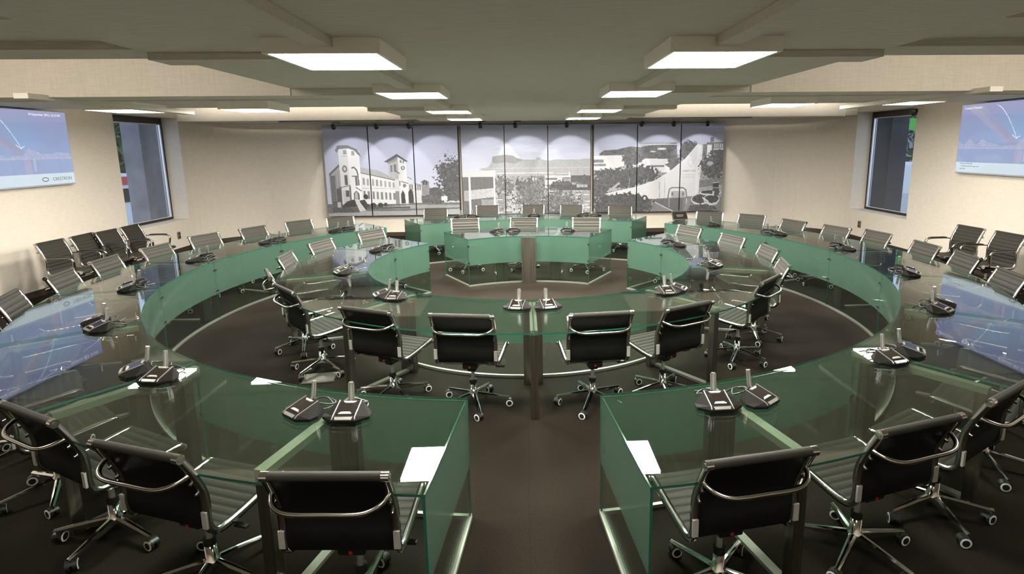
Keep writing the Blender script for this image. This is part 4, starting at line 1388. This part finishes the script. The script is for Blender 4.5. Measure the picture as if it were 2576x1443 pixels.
# ------------------------------------------------------------------ microphone units
def make_mic():
    t = empty('conference_microphone')
    # local: sitter is at -y
    b = MB()
    bot = [(-0.06, -0.082), (0.06, -0.082), (0.122, -0.035), (0.122, 0.012), (0.075, 0.078), (-0.075, 0.078), (-0.122, 0.012), (-0.122, -0.035)]
    top = [(-0.056, -0.066, 0.026), (0.056, -0.066, 0.026), (0.058, -0.060, 0.029), (0.06, 0.052, 0.060), (0.056, 0.060, 0.060), (-0.056, 0.060, 0.060), (-0.06, 0.052, 0.060), (-0.058, -0.060, 0.029)]
    r0 = [Vector((x * 0.96, y * 0.96, 0.0005)) for x, y in bot]
    r1 = [Vector((x, y, 0.010)) for x, y in bot]
    r2v = [Vector((x * 0.985, y * 0.985, 0.016)) for x, y in bot]
    r3 = [Vector(p) for p in top]
    b.loft([r0, r1, r2v, r3], 'mic', True, True, False)
    b.obj('body', t)
    def on_top(y):
        return 0.029 + (y + 0.060) / 0.112 * 0.031
    b = MB()
    for s_ in (-1, 1):
        b = MB()
        rings = []
        for (x, y, z) in ((0.058, -0.078, 0.018), (0.056, -0.062, 0.0285), (0.056, 0.0, on_top(0.0)), (0.056, 0.056, 0.0615)):
            rings.append([Vector((s_ * x - 0.003, y, z - 0.002)), Vector((s_ * x + 0.003, y, z - 0.002)), Vector((s_ * x + 0.003, y, z + 0.004)), Vector((s_ * x - 0.003, y, z + 0.004))])
        b.loft(rings, 'mictrim', True, True, False)
        b.obj('side_trim', t)
    b = MB()
    q = [(-0.050, -0.048), (0.050, -0.048), (0.050, 0.046), (-0.050, 0.046)]
    b.hexa([Vector((x, y, on_top(y) - 0.001)) for x, y in q] + [Vector((x, y, on_top(y) + 0.0015)) for x, y in q], 'micdark')
    b.obj('display', t)
    for ya, yb, sw in ((-0.046, -0.034, 1), (0.034, 0.045, -1)):
        b = MB()
        wa, wb = (0.034, 0.022) if sw > 0 else (0.022, 0.034)
        q = [(-wa, ya), (wa, ya), (wb, yb), (-wb, yb)]
        b.hexa([Vector((x, y, on_top(y) + 0.0015)) for x, y in q] + [Vector((x, y, on_top(y) + 0.006)) for x, y in q], 'plate')
        b.obj('key_plate', t)
    b = MB()
    q = [(-0.042, -0.080, 0.0185), (0.042, -0.080, 0.0185), (0.046, -0.066, 0.0275), (-0.046, -0.066, 0.0275)]
    b.hexa([Vector((x, y, z - 0.004)) for x, y, z in q] + [Vector((x, y - 0.003, z + 0.004)) for x, y, z in q], 'mictrim')
    b.obj('talk_button', t)
    b = MB()
    b.tube([(0, 0.052, 0.055), (0, 0.066, 0.075), (0, 0.078, 0.155)], 0.012, 'mictrim', 10, radii=[0.008, 0.012, 0.012])
    b.tube([(0.0135, 0.062, 0.062), (0.0135, 0.077, 0.150)], 0.003, 'mictrim', 6)
    b.tube([(-0.0135, 0.062, 0.062), (-0.0135, 0.077, 0.150)], 0.003, 'mictrim', 6)
    b.obj('microphone_stem', t)
    b = MB()
    b.tube(catmull([(0.05, 0.070, 0.012), (0.07, 0.10, 0.010), (0.05, 0.145, 0.012), (-0.02, 0.15, 0.03), (-0.07, 0.12, 0.02), (-0.05, 0.085, 0.035), (0.02, 0.088, 0.03), (0.06, 0.13, 0.02), (0.02, 0.18, 0.006), (-0.06, 0.185, 0.0045)], 5), 0.004, 'black', 6)
    b.obj('cable', t)
    return t

MICP = make_mic()
mfirst = [True]
def place_mic(p, phi, label, group):
    if mfirst[0]:
        t = MICP; mfirst[0] = False
    else:
        t = copy_tree(MICP)
    t.location = (p.x, p.y, TT)
    t.rotation_euler = (0, 0, phi)
    tag(t, label, 'microphone', group)

OUT_PAIRS = [15.1, 34.6, 55.2, 75.0, 95.3, 113.9, 131.5]
for s_, sd in ((-1, 'left'), (1, 'right')):
    n = 0
    for k, a in enumerate(OUT_PAIRS):
        for d in (-1, 1):
            if s_ > 0 and k == 6 and d == 1:
                n += 1
                continue
            aa_ = a + d * 1.72
            r_ = 4.18 if d < 0 else 4.20
            p = pol(OC, r_, s_ * aa_)
            turn = s_ * (a + d * 24 + random.uniform(-4, 4))
            if k == 0 and d == -1:
                turn = s_ * 2
            place_mic(p, R(turn), 'dark microphone unit before the %s outer-ring chair %s of the aisle' % (ORD[n], sd), 'outer ring microphones')
            n += 1
for s_, sd in ((-1, 'left'), (1, 'right')):
    for k, (a, d) in enumerate(((3.4, 0), (35.2, -1), (39.6, 1), (72.6, -1), (77.2, 1), (109.2, -1), (115.6, 1))):
        p = pol(IC, 2.19, s_ * a)
        base_a = {0: 3.4}.get(k, (37.4, 37.4, 75, 75, 112.4, 112.4)[k - 1] if k else 0)
        turn = s_ * (base_a + d * 26 + random.uniform(-4, 4)) if k else s_ * 12
        place_mic(p, R(turn), 'dark microphone unit before the %s inner-ring chair %s of the post' % (ORD[k], sd), 'inner ring microphones')
for (x, y, f, lb) in ((-0.45, 9.16, 205, 'left seat of the small inner back desk'), (-0.19, 9.22, 182, 'middle seat of the small inner back desk'), (0.70, 9.14, 165, 'right seat of the small inner back desk')):
    place_mic(Vector((x, y, 0)), R(f), 'dark microphone unit before the ' + lb, 'back desk microphones')
for k, (x, y, f) in enumerate(((-1.26, 11.12, 205), (-1.02, 11.20, 170), (0.19, 11.20, 180), (1.16, 11.14, 185), (1.40, 11.06, 155))):
    place_mic(Vector((x, y, 0)), R(f), 'dark microphone unit below the mural, %s from the left on the long desk' % ORD[k], 'back desk microphones')

# touch panel on the far right desk and the lid in the carpet
e = empty('touch_panel', (2.86, 10.22, TT), R(10))
T = Matrix.Rotation(R(-28), 4, 'X')
b = MB(); b.box(-0.15, 0.15, -0.008, 0.010, 0.012, 0.185, 'black', T); b.obj('casing', e, 0.003)
b = MB(); b.box(-0.135, 0.135, -0.0095, -0.0083, 0.026, 0.172, 'micdark', T); b.obj('screen', e)
b = MB(); b.box(-0.07, 0.07, -0.0103, -0.0096, 0.10, 0.106, 'textw', T); b.box(-0.06, 0.06, -0.0103, -0.0096, 0.075, 0.080, 'textw', T); b.obj('screen_lines', e)
b = MB(); b.box(-0.09, 0.09, -0.01, 0.11, 0.0005, 0.012, 'black'); b.obj('stand', e)
tag(e, 'black tilted touch panel on the farthest right glass desk', 'touch panel')
e = empty('floor_outlet_box', (-1.93, 5.05, 0), R(8))
b = MB(); b.box(-0.15, 0.15, -0.12, 0.12, 0.0005, 0.010, 'alu'); b.obj('rim', e, 0.002)
b = MB(); b.box(-0.138, 0.138, -0.108, 0.108, 0.010, 0.014, 'boxlid'); b.obj('lid', e)
tag(e, 'flat grey floor outlet lid set in the carpet behind an inner chair', 'floor outlet')

bpy.context.view_layer.update()
